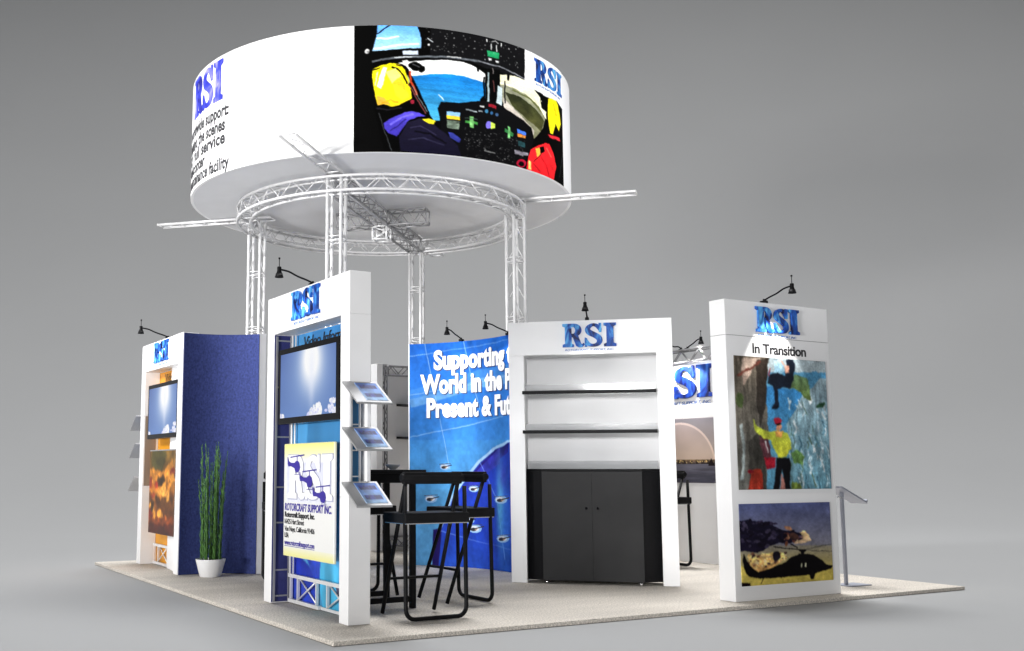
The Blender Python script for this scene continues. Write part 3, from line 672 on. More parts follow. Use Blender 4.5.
[[40,40,40],[40,40,40],0,30,30,[665,912,673,911,673,916,665,917]],
[[120,120,120],[120,120,120],0,30,30,[597,939,602,939,602,944,597,944]],
[[60,60,60],[60,60,60],0,30,30,[500,921,502,922,502,926,500,926]],
[[120,120,120],[120,120,120],0,30,30,[447,870,453,870,453,875,447,874]],
[[60,60,60],[60,60,60],0,30,30,[498,892,504,892,504,897,498,897]],
[[85,85,85],[85,85,85],0,30,30,[467,895,471,895,471,900,467,900]],
[[85,85,85],[85,85,85],0,30,30,[551,958,557,958,557,963,551,963]],
[[60,60,60],[60,60,60],0,30,30,[593,780,600,780,600,785,592,785]],
[[120,120,120],[120,120,120],0,30,30,[672,896,679,895,679,900,672,900]],
[[60,60,60],[60,60,60],0,30,30,[437,809,442,810,442,815,437,814]],
[[85,85,85],[85,85,85],0,30,30,[423,934,425,934,424,939,423,938]],
[[40,40,40],[40,40,40],0,30,30,[535,913,538,913,538,918,535,918]],
[[60,60,60],[60,60,60],0,30,30,[628,922,631,922,631,926,628,927]],
[[85,85,85],[85,85,85],0,30,30,[469,856,471,856,471,861,469,861]],
[[60,60,60],[60,60,60],0,30,30,[506,899,512,899,512,904,506,904]],
[[60,60,60],[60,60,60],0,30,30,[561,921,568,921,568,926,561,926]],
[[60,60,60],[60,60,60],0,30,30,[531,817,535,817,535,822,531,822]],
[[120,120,120],[120,120,120],0,30,30,[414,816,420,816,420,821,413,820]],
[[85,85,85],[85,85,85],0,30,30,[486,903,491,903,491,908,486,907]],
[[85,85,85],[85,85,85],0,30,30,[514,931,518,931,518,936,514,935]],
[[40,40,40],[40,40,40],0,30,30,[656,899,664,898,664,903,656,903]],
[[40,40,40],[40,40,40],0,30,30,[530,821,535,821,535,826,530,826]],
[[120,120,120],[120,120,120],0,30,30,[469,865,474,866,474,870,469,870]],
[[40,40,40],[40,40,40],0,30,30,[522,823,527,823,527,828,522,828]],
[[60,60,60],[60,60,60],0,30,30,[565,793,571,793,571,798,565,798]],
[[60,60,60],[60,60,60],0,30,30,[529,770,535,770,535,774,529,774]],
[[120,120,120],[120,120,120],0,30,30,[507,802,512,802,512,807,507,807]],
[[85,85,85],[85,85,85],0,30,30,[522,850,527,850,527,855,522,855]],
[[40,40,40],[40,40,40],0,30,30,[590,762,597,761,597,766,590,767]],
[[40,40,40],[40,40,40],0,30,30,[547,928,552,928,552,933,547,933]],
[[40,40,40],[40,40,40],0,30,30,[489,936,491,936,491,941,489,941]],
[[120,120,120],[120,120,120],0,30,30,[418,931,423,932,423,936,418,936]],
[[120,120,120],[120,120,120],0,30,30,[467,865,472,866,472,870,467,870]],
[[120,120,120],[120,120,120],0,30,30,[504,794,508,794,508,799,504,798]],
[[120,120,120],[120,120,120],0,30,30,[468,805,473,805,473,810,468,810]],
[[60,60,60],[60,60,60],0,30,30,[498,892,500,892,500,896,498,896]],
[[60,60,60],[60,60,60],0,30,30,[568,873,570,873,570,878,568,878]],
[[40,40,40],[40,40,40],0,30,30,[581,942,589,942,589,947,581,947]],
[[60,60,60],[60,60,60],0,30,30,[594,895,602,894,602,899,594,900]],
[[120,120,120],[120,120,120],0,30,30,[406,859,409,859,409,864,406,864]],
[[40,40,40],[40,40,40],0,30,30,[629,961,632,961,632,966,629,966]],
[[85,85,85],[85,85,85],0,30,30,[508,945,513,945,513,950,508,949]],
[[40,40,40],[40,40,40],0,30,30,[658,928,665,927,665,932,658,933]],
[[120,120,120],[120,120,120],0,30,30,[470,931,472,931,472,936,470,936]],
[[85,85,85],[85,85,85],0,30,30,[411,844,414,845,414,850,411,849]],
[[60,60,60],[60,60,60],0,30,30,[491,894,495,894,495,899,491,898]],
[[40,40,40],[40,40,40],0,30,30,[472,790,474,790,474,795,472,795]],
[[40,40,40],[40,40,40],0,30,30,[640,807,648,806,648,811,640,812]],
[[120,120,120],[120,120,120],0,30,30,[517,869,522,869,521,874,517,873]],
[[120,120,120],[120,120,120],0,30,30,[665,893,671,892,671,897,665,898]],
[[85,85,85],[85,85,85],0,30,30,[477,845,482,845,482,850,477,850]],
[[60,60,60],[60,60,60],0,30,30,[422,921,426,922,425,926,422,926]],
[[120,120,120],[120,120,120],0,30,30,[580,912,583,912,583,917,580,917]],
[[40,40,40],[40,40,40],0,30,30,[525,881,528,881,528,885,525,885]],
[[85,85,85],[85,85,85],0,30,30,[568,842,570,842,570,846,568,847]],
[[40,40,40],[40,40,40],0,30,30,[463,850,470,850,470,855,463,854]],
[[120,120,120],[120,120,120],0,30,30,[666,835,670,834,670,839,666,840]],
[[120,120,120],[120,120,120],0,30,30,[511,802,514,802,514,807,511,807]],
[[85,85,85],[85,85,85],0,30,30,[504,828,510,828,510,833,504,833]],
[[60,60,60],[60,60,60],0,30,30,[649,801,652,800,652,805,649,805]],
[[60,60,60],[60,60,60],0,30,30,[430,879,432,879,432,884,430,883]],
[[85,85,85],[85,85,85],0,30,30,[674,740,679,739,679,744,674,745]],
[[40,40,40],[40,40,40],0,30,30,[497,976,502,977,502,982,497,981]],
[[85,85,85],[85,85,85],0,30,30,[421,851,426,852,426,856,420,856]],
[[40,40,40],[40,40,40],0,30,30,[426,882,431,882,431,887,426,886]],
[[120,120,120],[120,120,120],0,30,30,[524,862,527,862,527,867,524,867]],
[[60,60,60],[60,60,60],0,30,30,[605,824,612,823,612,828,605,828]],
[[60,60,60],[60,60,60],0,30,30,[673,843,681,842,681,847,673,848]],
[[120,120,120],[120,120,120],0,30,30,[461,989,463,990,463,994,461,994]],
[[85,85,85],[85,85,85],0,30,30,[508,887,511,887,511,892,508,892]],
[[85,85,85],[85,85,85],0,30,30,[546,814,549,814,549,819,546,819]],
[[120,120,120],[120,120,120],0,30,30,[579,959,586,959,586,964,579,964]],
[[40,40,40],[40,40,40],0,30,30,[627,942,631,942,631,947,627,947]],
[[40,40,40],[40,40,40],0,30,30,[685,772,693,771,693,776,685,777]],
[[60,60,60],[60,60,60],0,30,30,[600,798,606,798,606,803,600,803]],
[[85,85,85],[85,85,85],0,30,30,[542,916,544,916,544,920,542,920]],
[[40,40,40],[40,40,40],0,30,30,[439,799,442,799,442,804,439,804]],
[[40,40,40],[40,40,40],0,30,30,[470,965,476,965,476,970,470,969]],
[[120,120,120],[120,120,120],0,30,30,[490,909,495,910,495,914,490,914]],
[[85,85,85],[85,85,85],0,30,30,[603,776,611,776,611,781,603,781]],
[[85,85,85],[85,85,85],0,30,30,[559,975,562,975,562,980,559,980]],
[[85,85,85],[85,85,85],0,30,30,[406,988,412,989,412,994,406,993]],
[[85,85,85],[85,85,85],0,30,30,[633,828,639,827,639,832,633,833]],
[[120,120,120],[120,120,120],0,30,30,[420,888,426,889,426,894,420,893]],
[[120,120,120],[120,120,120],0,30,30,[422,861,426,861,426,866,422,866]],
[[40,40,40],[40,40,40],0,30,30,[635,857,640,857,640,861,635,862]],
[[120,120,120],[120,120,120],0,30,30,[583,886,588,886,588,891,583,891]],
[[120,120,120],[120,120,120],0,30,30,[684,873,691,872,691,877,684,878]],
[[60,60,60],[60,60,60],0,30,30,[472,987,477,988,477,992,472,992]],
[[60,60,60],[60,60,60],0,30,30,[639,768,646,767,646,772,639,773]],
[[120,120,120],[120,120,120],0,30,30,[471,822,473,822,473,826,471,826]],
[[40,40,40],[40,40,40],0,30,30,[640,897,647,897,647,902,640,902]],
[[40,40,40],[40,40,40],0,30,30,[648,835,652,834,652,839,648,840]],
[[60,60,60],[60,60,60],0,30,30,[462,893,468,893,468,898,462,898]],
[[60,60,60],[60,60,60],0,30,30,[448,783,453,783,453,788,448,788]],
[[40,40,40],[40,40,40],0,30,30,[471,834,475,834,475,839,471,839]],
[[120,120,120],[120,120,120],0,30,30,[679,931,688,930,688,935,679,936]],
[[120,120,120],[120,120,120],0,30,30,[458,854,463,854,463,859,458,859]],
[[85,85,85],[85,85,85],0,30,30,[616,859,620,859,620,863,616,864]],
[[60,60,60],[60,60,60],0,30,30,[495,809,501,809,501,814,495,813]],
[[120,120,120],[120,120,120],0,30,30,[460,891,463,891,463,896,460,896]],
[[60,60,60],[60,60,60],0,30,30,[441,850,446,851,446,856,441,855]],
[[40,40,40],[40,40,40],0,30,30,[463,967,468,967,468,972,463,972]],
[[40,40,40],[40,40,40],0,30,30,[561,812,567,812,567,817,561,817]],
[[120,120,120],[120,120,120],0,30,30,[493,914,497,914,497,919,493,919]],
[[60,60,60],[60,60,60],0,30,30,[412,907,417,908,417,913,412,912]],
[[40,40,40],[40,40,40],0,30,30,[627,972,631,972,630,977,627,977]],
[[40,40,40],[40,40,40],0,30,30,[454,974,458,975,458,979,454,979]],
[[60,60,60],[60,60,60],0,30,30,[615,778,623,777,623,782,615,783]],
[[120,120,120],[120,120,120],0,30,30,[608,798,612,798,612,803,608,803]],
[[60,60,60],[60,60,60],0,30,30,[618,824,626,823,626,828,618,829]],
[[60,60,60],[60,60,60],0,30,30,[506,795,510,795,510,800,506,800]],
[[40,40,40],[40,40,40],0,30,30,[642,768,646,768,646,773,642,773]],
[[60,60,60],[60,60,60],0,30,30,[504,927,507,927,507,932,504,932]],
[[0,0,0],[0,0,0],0,30,30,[65,300,137,284,188,319,217,427,275,695,331,842,389,1025,112,1029,73,671]],
[[255,236,20],[252,225,30],0.05,8,8,[66,356,87,328,130,302,166,308,184,351,195,430,206,547,207,574,184,604,159,634,137,646,119,635,105,629,83,634,71,498]],
[[235,175,60],[235,175,60],0.1,30,30,[83,553,108,577,130,631,108,629,83,632]],
[[250,250,245],[250,250,245],0,30,30,[106,332,121,336,98,506,81,490]],
[[0,0,0],[0,0,0],0,30,30,[65,356,97,336,87,352,67,364]],
[[0,0,0],[0,0,0],0,30,30,[136,337,157,351,174,395,188,464,194,459,179,388,160,340,138,325]],
[[60,40,20],[60,40,20],0,30,30,[151,320,173,326,173,315,152,309]],
[[190,60,30],[190,60,30],0,30,30,[198,359,202,447,224,548,231,540,209,442,206,356]],
[[200,215,140],[200,215,140],0,30,30,[191,392,198,454,202,451,195,389]],
[[110,55,55],[110,55,55],0,30,30,[193,464,225,579,258,692,262,686,229,573,197,458]],
[[150,160,160],[150,160,160],0,30,30,[208,476,263,674,265,672,210,474]],
[[150,30,50],[150,30,50],0,30,30,[217,610,215,614,213,617,211,618,208,618,205,616,203,612,202,608,201,603,201,598,202,593,203,589,205,586,208,585,210,586,213,587,215,591,217,595,217,600,217,605]],
[[0,0,0],[0,0,0],0,30,30,[249,328,247,338,242,346,235,352,227,354,219,353,211,349,204,341,199,332,196,321,195,310,198,300,202,292,209,287,217,284,226,285,234,290,241,297,246,306,249,317]],
[[0,0,0],[0,0,0],0,30,30,[257,334,257,342,255,350,252,357,248,362,244,364,240,363,237,359,234,354,232,346,231,338,232,329,234,321,237,314,240,310,244,308,248,309,252,312,255,318,257,325]],
[[90,90,95],[90,90,95],0,30,30,[209,304,238,324,239,318,210,298]],
[[225,225,225],[225,225,225],0,30,30,[173,281,191,271,198,286,184,308]],
[[84,72,205],[58,48,165],0.15,10,10,[107,773,141,725,184,685,209,675,235,685,260,705,231,717,198,744,173,817,155,880,123,850,110,812]],
[[25,22,42],[14,12,30],0.1,30,30,[162,880,194,760,238,728,282,764,331,826,381,917,397,1024,274,1016,166,988]],
[[250,232,40],[250,232,40],0.2,30,30,[245,731,271,719,297,738,290,771,268,759]],
[[64,74,185],[40,44,120],0.3,30,30,[343,812,362,819,392,863,387,892,350,861]],
[[85,90,95],[85,90,95],0,30,30,[88,695,111,851,134,991,136,989,113,850,90,694]],
[[250,205,40],[250,205,40],0.12,20,20,[137,434,166,401,187,493,198,563,173,597,151,559]],
[[255,246,120],[255,246,120],0.06,30,30,[115,372,151,338,169,400,137,466]],
[[228,170,30],[228,170,30],0.2,30,30,[99,630,130,598,158,620,160,608,130,586,96,618]],
[[255,250,190],[255,250,190],0,30,30,[85,371,74,481,78,483,89,373]],
[[110,100,230],[110,100,230],0.2,30,30,[132,794,174,730,217,703,215,688,171,716,128,781]],
[[40,32,120],[40,32,120],0,30,30,[131,839,160,798,189,741,186,733,157,790,129,830]],
[[44,40,66],[44,40,66],0.2,30,30,[202,811,237,791,296,852,298,844,239,782,201,802]],
[[40,38,62],[40,38,62],0.2,30,30,[195,906,252,884,326,934,328,923,253,873,194,895]],
[[6,5,14],[6,5,14],0,30,30,[216,842,274,850,333,917,337,906,276,838,217,830]],
[[30,26,34],[30,26,34],0.3,30,30,[79,661,123,676,173,658,173,646,123,665,80,650]],
[[0,0,0],[0,0,0],0,30,30,[740,294,847,315,931,278,1017,336,1062,465,1035,1097,747,1229,684,968,741,753,811,600,837,449,799,437,793,356]],
[[252,246,214],[252,246,214],0,30,30,[746,366,786,360,792,433,829,454,836,518,792,458]],
[[255,240,20],[245,225,30],0.05,30,30,[855,327,882,291,921,290,946,321,965,396,975,468,952,544,916,505,889,611,867,611,852,543,849,442]],
[[0,0,0],[0,0,0],0,30,30,[825,380,824,389,822,398,819,407,815,413,811,417,807,418,803,416,800,411,798,404,798,396,799,386,801,377,804,369,807,363,812,359,816,358,820,359,823,364,824,371]],
[[200,200,180],[200,200,180],0,30,30,[805,379,805,380,805,382,804,384,803,386,802,387,800,387,799,387,799,386,798,385,798,383,798,381,799,379,800,377,801,376,802,375,803,374,804,375,805,375,805,377]],
[[235,50,60],[235,50,60],0.1,30,30,[846,631,894,621,956,602,967,630,923,639,858,655]],
[[250,38,45],[240,35,42],0.06,10,10,[721,829,767,774,825,719,857,715,891,769,917,874,901,942,885,1018,783,1024,695,1005,708,901]],
[[235,190,70],[235,190,70],0,30,30,[753,806,782,780,785,836,762,868]],
[[0,0,0],[0,0,0],0,30,30,[784,778,813,754,820,793,788,830]],
[[0,0,0],[0,0,0],0,30,30,[792,827,738,919,740,921,795,829]],
[[200,20,30],[200,20,30],0.2,30,30,[782,852,825,915,847,1004,856,997,833,907,790,844]],
[[255,90,80],[255,90,80],0,30,30,[827,762,867,826,876,817,836,753]],
[[190,20,28],[190,20,28],0,30,30,[736,941,781,986,787,978,741,933]],
[[235,205,20],[235,205,20],0,30,30,[893,348,920,434,935,422,906,336]],
[[190,22,55],[190,22,55],0,30,30,[696,951,694,963,690,975,684,986,676,995,667,1000,659,1002,651,999,645,994,642,985,640,974,642,962,646,951,652,940,659,932,668,926,676,924,684,926,691,932,695,940]],
[[0,0,0],[0,0,0],0,30,30,[684,960,683,968,681,975,677,982,672,987,667,990,662,991,658,990,654,986,652,981,651,974,652,967,654,959,658,953,663,948,668,944,673,943,678,945,681,948,684,954]],
[[250,220,120],[250,220,120],0,30,30,[711,916,723,927,725,992,707,1000]],
[[130,125,135],[130,125,135],0.6,60,60,[631,868,663,867,709,859,708,884,663,900,631,901]],
[[60,65,70],[60,65,70],0,30,30,[987,732,945,954,949,952,992,729]],
[[255,255,255],[255,255,255],0,30,30,[698,-78,800,-58,1210,-51,1197,421,1024,330,931,296,839,320,740,306,694,278]]],
"climb":[[[150,165,172],[165,180,186],0.05,30,30,[-331,-96,1439,-201,1417,63,-343,141]],
[[90,150,185],[80,132,158],0.14,40,8,[-343,141,1417,63,1332,1093,-388,1069]],
[[74,134,172],[90,150,185],0.1,30,30,[492,89,635,90,734,117,885,79,986,98,1055,111,1044,264,591,255]],
[[50,115,170],[75,140,180],0.08,30,30,[321,219,704,235,723,282,636,394,518,512,456,627,295,629]],
[[150,172,182],[96,142,160],0.3,60,9,[699,299,771,234,840,215,926,133,1054,143,1009,1027,453,1020,561,702,529,512,636,394]],
[[176,196,206],[176,196,206],0.4,50,50,[739,712,759,757,749,802,766,803,776,755,755,709]],
[[90,130,150],[90,130,150],0.4,50,50,[749,702,765,738,747,774,753,776,771,738,755,701]],
[[206,216,220],[206,216,220],0.4,50,50,[803,918,818,951,841,984,846,982,824,950,809,918]],
[[206,216,220],[206,216,220],0.4,50,50,[940,326,962,374,976,421,991,418,976,370,955,322]],
[[86,112,100],[86,112,100],0.4,50,50,[544,880,567,932,567,984,575,984,574,931,550,878]],
[[70,110,128],[70,110,128],0.4,50,50,[984,899,993,921,1010,942,1021,938,1005,918,995,897]],
[[196,210,216],[196,210,216],0.4,50,50,[950,645,977,706,983,766,994,766,989,704,961,642]],
[[70,110,128],[70,110,128],0.4,50,50,[554,681,575,726,572,771,582,771,584,725,564,679]],
[[86,112,100],[86,112,100],0.4,50,50,[520,758,546,816,522,874,537,876,563,815,535,755]],
[[206,216,220],[206,216,220],0.4,50,50,[951,531,965,560,950,590,960,592,975,560,961,528]],
[[196,210,216],[196,210,216],0.4,50,50,[751,811,768,848,759,886,775,886,783,847,765,808]],
[[196,210,216],[196,210,216],0.4,50,50,[553,306,573,351,564,397,577,397,587,350,565,302]],
[[86,112,100],[86,112,100],0.4,50,50,[565,644,575,667,566,689,576,690,586,666,575,641]],
[[90,130,150],[90,130,150],0.4,50,50,[757,675,779,723,775,772,784,773,787,723,765,673]],
[[70,110,128],[70,110,128],0.4,50,50,[653,596,679,654,652,712,668,714,695,653,668,592]],
[[86,112,100],[86,112,100],0.4,50,50,[741,641,752,664,740,687,752,689,765,664,753,638]],
[[176,196,206],[176,196,206],0.4,50,50,[968,878,992,931,967,984,973,984,998,930,974,877]],
[[90,130,150],[90,130,150],0.4,50,50,[535,688,561,748,561,808,566,808,567,747,540,687]],
[[86,112,100],[86,112,100],0.4,50,50,[660,797,684,848,648,900,661,904,698,849,674,793]],
[[86,112,100],[86,112,100],0.4,50,50,[761,603,775,636,800,668,815,662,790,631,776,599]],
[[206,216,220],[206,216,220],0.4,50,50,[604,477,628,531,611,586,625,587,643,529,617,473]],
[[86,112,100],[86,112,100],0.4,50,50,[835,572,859,624,838,676,846,677,867,623,844,570]],
[[206,216,220],[206,216,220],0.4,50,50,[845,734,855,755,851,777,859,777,863,755,853,733]],
[[90,130,150],[90,130,150],0.4,50,50,[705,920,724,962,739,1002,755,999,739,958,721,917]],
[[196,210,216],[196,210,216],0.4,50,50,[662,311,678,347,702,382,715,377,691,342,675,308]],
[[86,112,100],[86,112,100],0.4,50,50,[810,508,825,540,818,572,825,573,833,539,817,506]],
[[196,210,216],[196,210,216],0.4,50,50,[870,382,877,399,889,416,905,411,893,394,885,377]],
[[196,210,216],[196,210,216],0.4,50,50,[767,797,782,830,794,863,801,861,789,828,775,795]],
[[70,110,128],[70,110,128],0.4,50,50,[638,799,659,846,668,893,675,892,665,844,645,798]],
[[176,196,206],[176,196,206],0.4,50,50,[770,739,785,772,760,804,768,807,795,772,779,737]],
[[86,112,100],[86,112,100],0.4,50,50,[564,505,585,549,569,595,582,597,597,549,576,501]],
[[206,216,220],[206,216,220],0.4,50,50,[885,712,912,770,877,828,885,830,920,769,893,710]],
[[90,130,150],[90,130,150],0.4,50,50,[825,599,833,616,827,634,835,635,841,615,833,596]],
[[206,216,220],[206,216,220],0.4,50,50,[655,897,662,911,658,926,673,928,676,910,669,894]],
[[176,196,206],[176,196,206],0.4,50,50,[864,474,882,513,881,552,895,551,895,511,877,471]],
[[86,112,100],[86,112,100],0.4,50,50,[598,589,617,631,598,673,608,675,627,630,608,586]],
[[90,130,150],[90,130,150],0.4,50,50,[921,825,933,851,942,876,956,874,947,848,935,821]],
[[196,210,216],[196,210,216],0.4,50,50,[774,571,782,588,783,604,796,603,795,585,786,567]],
[[70,110,128],[70,110,128],0.4,50,50,[676,761,690,791,711,821,723,818,702,788,688,757]],
[[176,196,206],[176,196,206],0.4,50,50,[604,596,626,647,604,700,610,701,633,647,609,594]],
[[90,130,150],[90,130,150],0.4,50,50,[922,466,948,524,925,582,940,585,964,523,936,462]],
[[206,216,220],[206,216,220],0.4,50,50,[899,678,909,701,914,723,929,720,924,697,914,674]],
[[90,130,150],[90,130,150],0.4,50,50,[803,794,818,828,827,863,836,861,827,826,812,791]],
[[176,196,206],[176,196,206],0.4,50,50,[897,602,925,660,889,720,896,722,933,660,905,600]],
[[196,210,216],[196,210,216],0.4,50,50,[619,914,637,953,662,993,674,989,649,951,632,911]],
[[206,216,220],[206,216,220],0.4,50,50,[870,749,897,810,925,872,941,868,913,807,885,745]],
[[196,210,216],[196,210,216],0.4,50,50,[655,851,676,900,681,950,686,949,683,899,660,849]],
[[206,216,220],[206,216,220],0.4,50,50,[929,407,940,432,959,457,975,451,956,427,945,402]],
[[196,210,216],[196,210,216],0.4,50,50,[895,637,903,653,899,669,910,670,915,652,906,635]],
[[176,196,206],[176,196,206],0.4,50,50,[633,350,639,366,647,382,658,378,650,363,643,347]],
[[70,110,128],[70,110,128],0.4,50,50,[828,587,849,633,876,678,891,673,864,628,844,583]],
[[176,196,206],[176,196,206],0.4,50,50,[515,833,522,849,521,864,536,864,536,847,529,831]],
[[70,110,128],[70,110,128],0.4,50,50,[832,906,853,952,856,999,873,998,869,950,848,902]],
[[206,216,220],[206,216,220],0.4,50,50,[722,330,747,386,703,445,709,447,755,386,728,328]],
[[176,196,206],[176,196,206],0.4,50,50,[576,325,584,339,572,353,583,357,596,339,589,321]],
[[86,112,100],[86,112,100],0.4,50,50,[772,885,794,933,814,983,830,979,809,929,787,881]],
[[70,110,128],[70,110,128],0.4,50,50,[543,437,569,495,581,551,592,550,579,492,554,434]],
[[176,196,206],[176,196,206],0.4,50,50,[674,708,697,760,686,813,699,814,710,759,685,704]],
[[86,112,100],[86,112,100],0.4,50,50,[702,322,726,375,765,427,774,423,735,372,712,320]],
[[86,112,100],[86,112,100],0.4,50,50,[645,883,664,925,647,967,655,968,672,925,653,881]],
[[70,110,128],[70,110,128],0.4,50,50,[581,571,595,601,608,632,617,630,604,599,590,568]],
[[70,110,128],[70,110,128],0.4,50,50,[685,845,712,905,695,963,710,965,727,903,699,842]],
[[206,216,220],[206,216,220],0.4,50,50,[823,687,831,704,826,722,839,723,844,703,835,683]],
[[86,112,100],[86,112,100],0.4,50,50,[578,638,605,696,581,754,590,755,614,695,586,636]],
[[70,110,128],[70,110,128],0.4,50,50,[1026,353,1046,395,1021,438,1032,440,1058,395,1038,350]],
[[206,216,220],[206,216,220],0.4,50,50,[804,659,818,691,810,723,825,724,834,690,818,656]],
[[196,210,216],[196,210,216],0.4,50,50,[948,897,968,940,943,982,952,984,978,940,958,895]],
[[206,216,220],[206,216,220],0.4,50,50,[626,495,641,527,661,560,667,558,648,526,634,494]],
[[196,210,216],[196,210,216],0.4,50,50,[658,928,678,972,678,1016,691,1016,691,970,670,925]],
[[206,216,220],[206,216,220],0.4,50,50,[545,723,555,741,544,759,554,762,565,741,556,720]],
[[225,232,236],[225,232,236],0.2,30,30,[774,201,805,232,834,310,808,342,757,266]],
[[98,128,92],[90,110,60],0.4,20,20,[655,113,778,131,806,216,822,310,744,305,702,252,593,224,538,211]],
[[40,70,50],[40,70,50],0.3,30,30,[972,332,973,340,968,347,959,355,946,362,932,367,915,370,901,371,888,369,878,365,873,360,872,353,876,345,885,338,898,332,913,326,928,322,944,321,956,323,966,327]],
[[84,76,66],[96,96,92],0.35,50,5,[-83,-36,382,-60,340,172,323,364,333,553,282,1018,-139,1014]],
[[176,156,142],[150,130,118],0.4,12,12,[80,16,281,6,192,71,145,165,99,227,74,123]],
[[50,42,36],[44,42,40],0.3,20,5,[237,24,367,2,325,326,247,555,219,329]],
[[88,48,40],[88,48,40],0,30,30,[36,162,155,104,286,37,273,22,142,89,24,147]],
[[70,85,50],[70,85,50],0.4,30,30,[82,333,79,352,73,369,63,383,50,391,37,395,25,392,14,384,5,371,0,354,-1,336,3,317,9,300,19,287,31,277,45,275,57,277,68,285,76,299,81,315]],
[[140,150,150],[140,150,150],0.6,30,8,[25,523,55,707,23,927,53,929,86,706,55,519]],
[[60,58,54],[60,58,54],0.4,20,6,[117,632,247,555,291,705,284,996,116,995]],
[[175,200,215],[130,180,205],0.2,30,30,[420,22,497,3,547,86,489,136,425,123]],
[[22,28,40],[22,28,40],0.15,30,30,[358,141,414,115,479,120,533,134,560,54,552,8,630,4,649,50,630,160,582,224,505,220,449,237,455,321,463,371,428,391,375,389,410,338,405,262,396,216,355,202]],
[[205,150,130],[205,150,130],0,30,30,[526,56,582,61,590,100,545,110]],
[[215,170,150],[215,170,150],0,30,30,[491,14,552,88,564,83,503,8]],
[[120,40,50],[120,40,50],0,30,30,[377,77,352,140,365,142,390,79]],
[[158,34,52],[158,34,52],0,30,30,[476,486,474,495,467,505,457,512,445,517,431,519,418,517,406,513,397,506,392,497,390,488,393,478,399,469,409,462,422,457,435,454,449,456,461,461,470,467,475,476]],
[[200,140,110],[200,140,110],0,30,30,[474,532,472,539,466,547,459,552,450,556,439,558,429,557,421,553,414,548,410,540,409,533,411,526,415,518,424,513,433,508,443,507,453,508,462,512,468,517,473,524]],
[[0,0,0],[0,0,0],0,30,30,[470,509,468,511,464,513,456,515,447,516,436,516,426,516,418,516,411,514,406,512,405,510,406,508,411,506,418,505,427,504,437,503,447,503,456,504,464,505,468,506]],
[[172,186,70],[196,196,60],0.25,20,20,[167,481,188,488,217,533,310,565,385,560,451,555,525,573,571,625,567,687,514,748,426,756,397,704,348,636,265,614,204,578]],
[[210,150,80],[210,150,80],0.2,30,30,[396,560,494,559,469,604,404,605]],
[[86,50,58],[86,50,58],0.4,30,30,[223,608,317,622,345,690,351,765,266,765]],
[[215,215,215],[215,215,215],0,30,30,[279,638,316,721,327,718,290,636]],
[[150,28,44],[150,28,44],0.3,30,30,[266,765,395,756,384,840,303,851]],
[[16,16,20],[16,16,20],0,30,30,[405,756,546,756,550,855,534,1021,485,1021,464,854,425,945,409,1020,345,1019,385,892]],
[[176,120,110],[176,120,110],0.3,30,30,[451,885,480,930,485,1021,420,1020]],
[[150,48,34],[120,40,30],0.5,30,5,[145,854,198,840,239,854,250,1018,84,1016]],
[[120,25,35],[120,25,35],0,30,30,[155,869,153,874,148,878,141,881,133,884,123,884,114,884,105,881,98,878,94,874,93,869,95,864,99,861,106,857,115,855,125,854,135,855,143,857,149,861,154,864]],
[[90,125,70],[90,125,70],0.5,30,30,[571,718,637,701,712,747,685,809,586,801]],
[[110,130,60],[110,130,60],0.4,30,30,[566,946,653,962,693,1023,539,1021]]],
"heli":[[[66,76,128],[120,118,128],0.06,30,30,[-385,-178,1379,-149,1342,575,-405,475]],
[[122,118,118],[190,172,100],0,30,30,[-405,475,1342,575,1328,849,-412,723]],
[[200,180,88],[190,172,84],0.06,30,30,[-412,723,1328,849,1306,1288,-423,1120]],
[[226,190,130],[200,170,140],0.5,22,22,[560,431,617,395,687,348,740,402,771,478,679,512,579,518]],
[[232,196,120],[205,150,90],0.6,24,24,[76,685,183,631,334,605,463,625,472,688,360,778,197,840,114,797]],
[[22,20,38],[20,16,32],0.5,9,9,[-11,206,83,198,167,214,271,280,316,220,357,283,453,337,574,355,661,397,636,460,535,485,403,497,293,540,228,585,153,605,60,575,-23,569]],
[[20,16,30],[20,16,30],0.4,40,40,[305,355,298,366,288,369,281,363,279,351,284,338,292,331,301,332,306,342]],
[[16,12,24],[16,12,24],0.4,40,40,[87,395,74,406,47,408,19,395,2,378,6,363,27,357,57,363,81,377]],
[[60,54,76],[60,54,76],0.4,40,40,[113,511,112,520,102,529,90,531,81,526,79,517,85,508,96,502,107,503]],
[[16,12,24],[16,12,24],0.4,40,40,[337,328,329,340,319,345,310,340,306,325,311,309,320,300,330,302,337,312]],
[[34,30,50],[34,30,50],0.4,40,40,[600,446,594,454,578,462,558,463,545,460,544,451,555,443,575,438,593,440]],
[[44,38,58],[44,38,58],0.4,40,40,[153,348,145,352,130,352,114,346,105,338,107,331,118,329,135,332,148,338]],
[[60,54,76],[60,54,76],0.4,40,40,[19,237,12,245,2,246,-9,242,-15,232,-13,223,-4,218,7,220,17,228]],
[[170,120,90],[170,120,90],0.4,40,40,[567,466,563,483,552,494,538,492,527,480,526,462,534,446,547,442,560,449]],
[[90,50,44],[90,50,44],0.4,40,40,[606,462,600,474,583,485,562,492,546,489,543,482,554,469,576,458,595,457]],
[[24,20,38],[24,20,38],0.4,40,40,[146,491,135,494,113,488,91,474,79,460,82,452,100,454,123,465,140,480]],
[[20,16,30],[20,16,30],0.4,40,40,[493,455,486,466,466,474,442,477,426,472,425,463,439,454,462,449,484,449]],
[[170,120,90],[170,120,90],0.4,40,40,[673,435,670,455,656,469,636,471,621,460,617,442,626,423,644,415,662,420]],
[[16,12,24],[16,12,24],0.4,40,40,[352,354,349,372,332,388,309,392,291,386,287,369,298,351,318,340,340,342]],
[[16,12,24],[16,12,24],0.4,40,40,[247,232,242,243,228,252,211,254,198,251,196,242,207,231,222,225,238,226]],
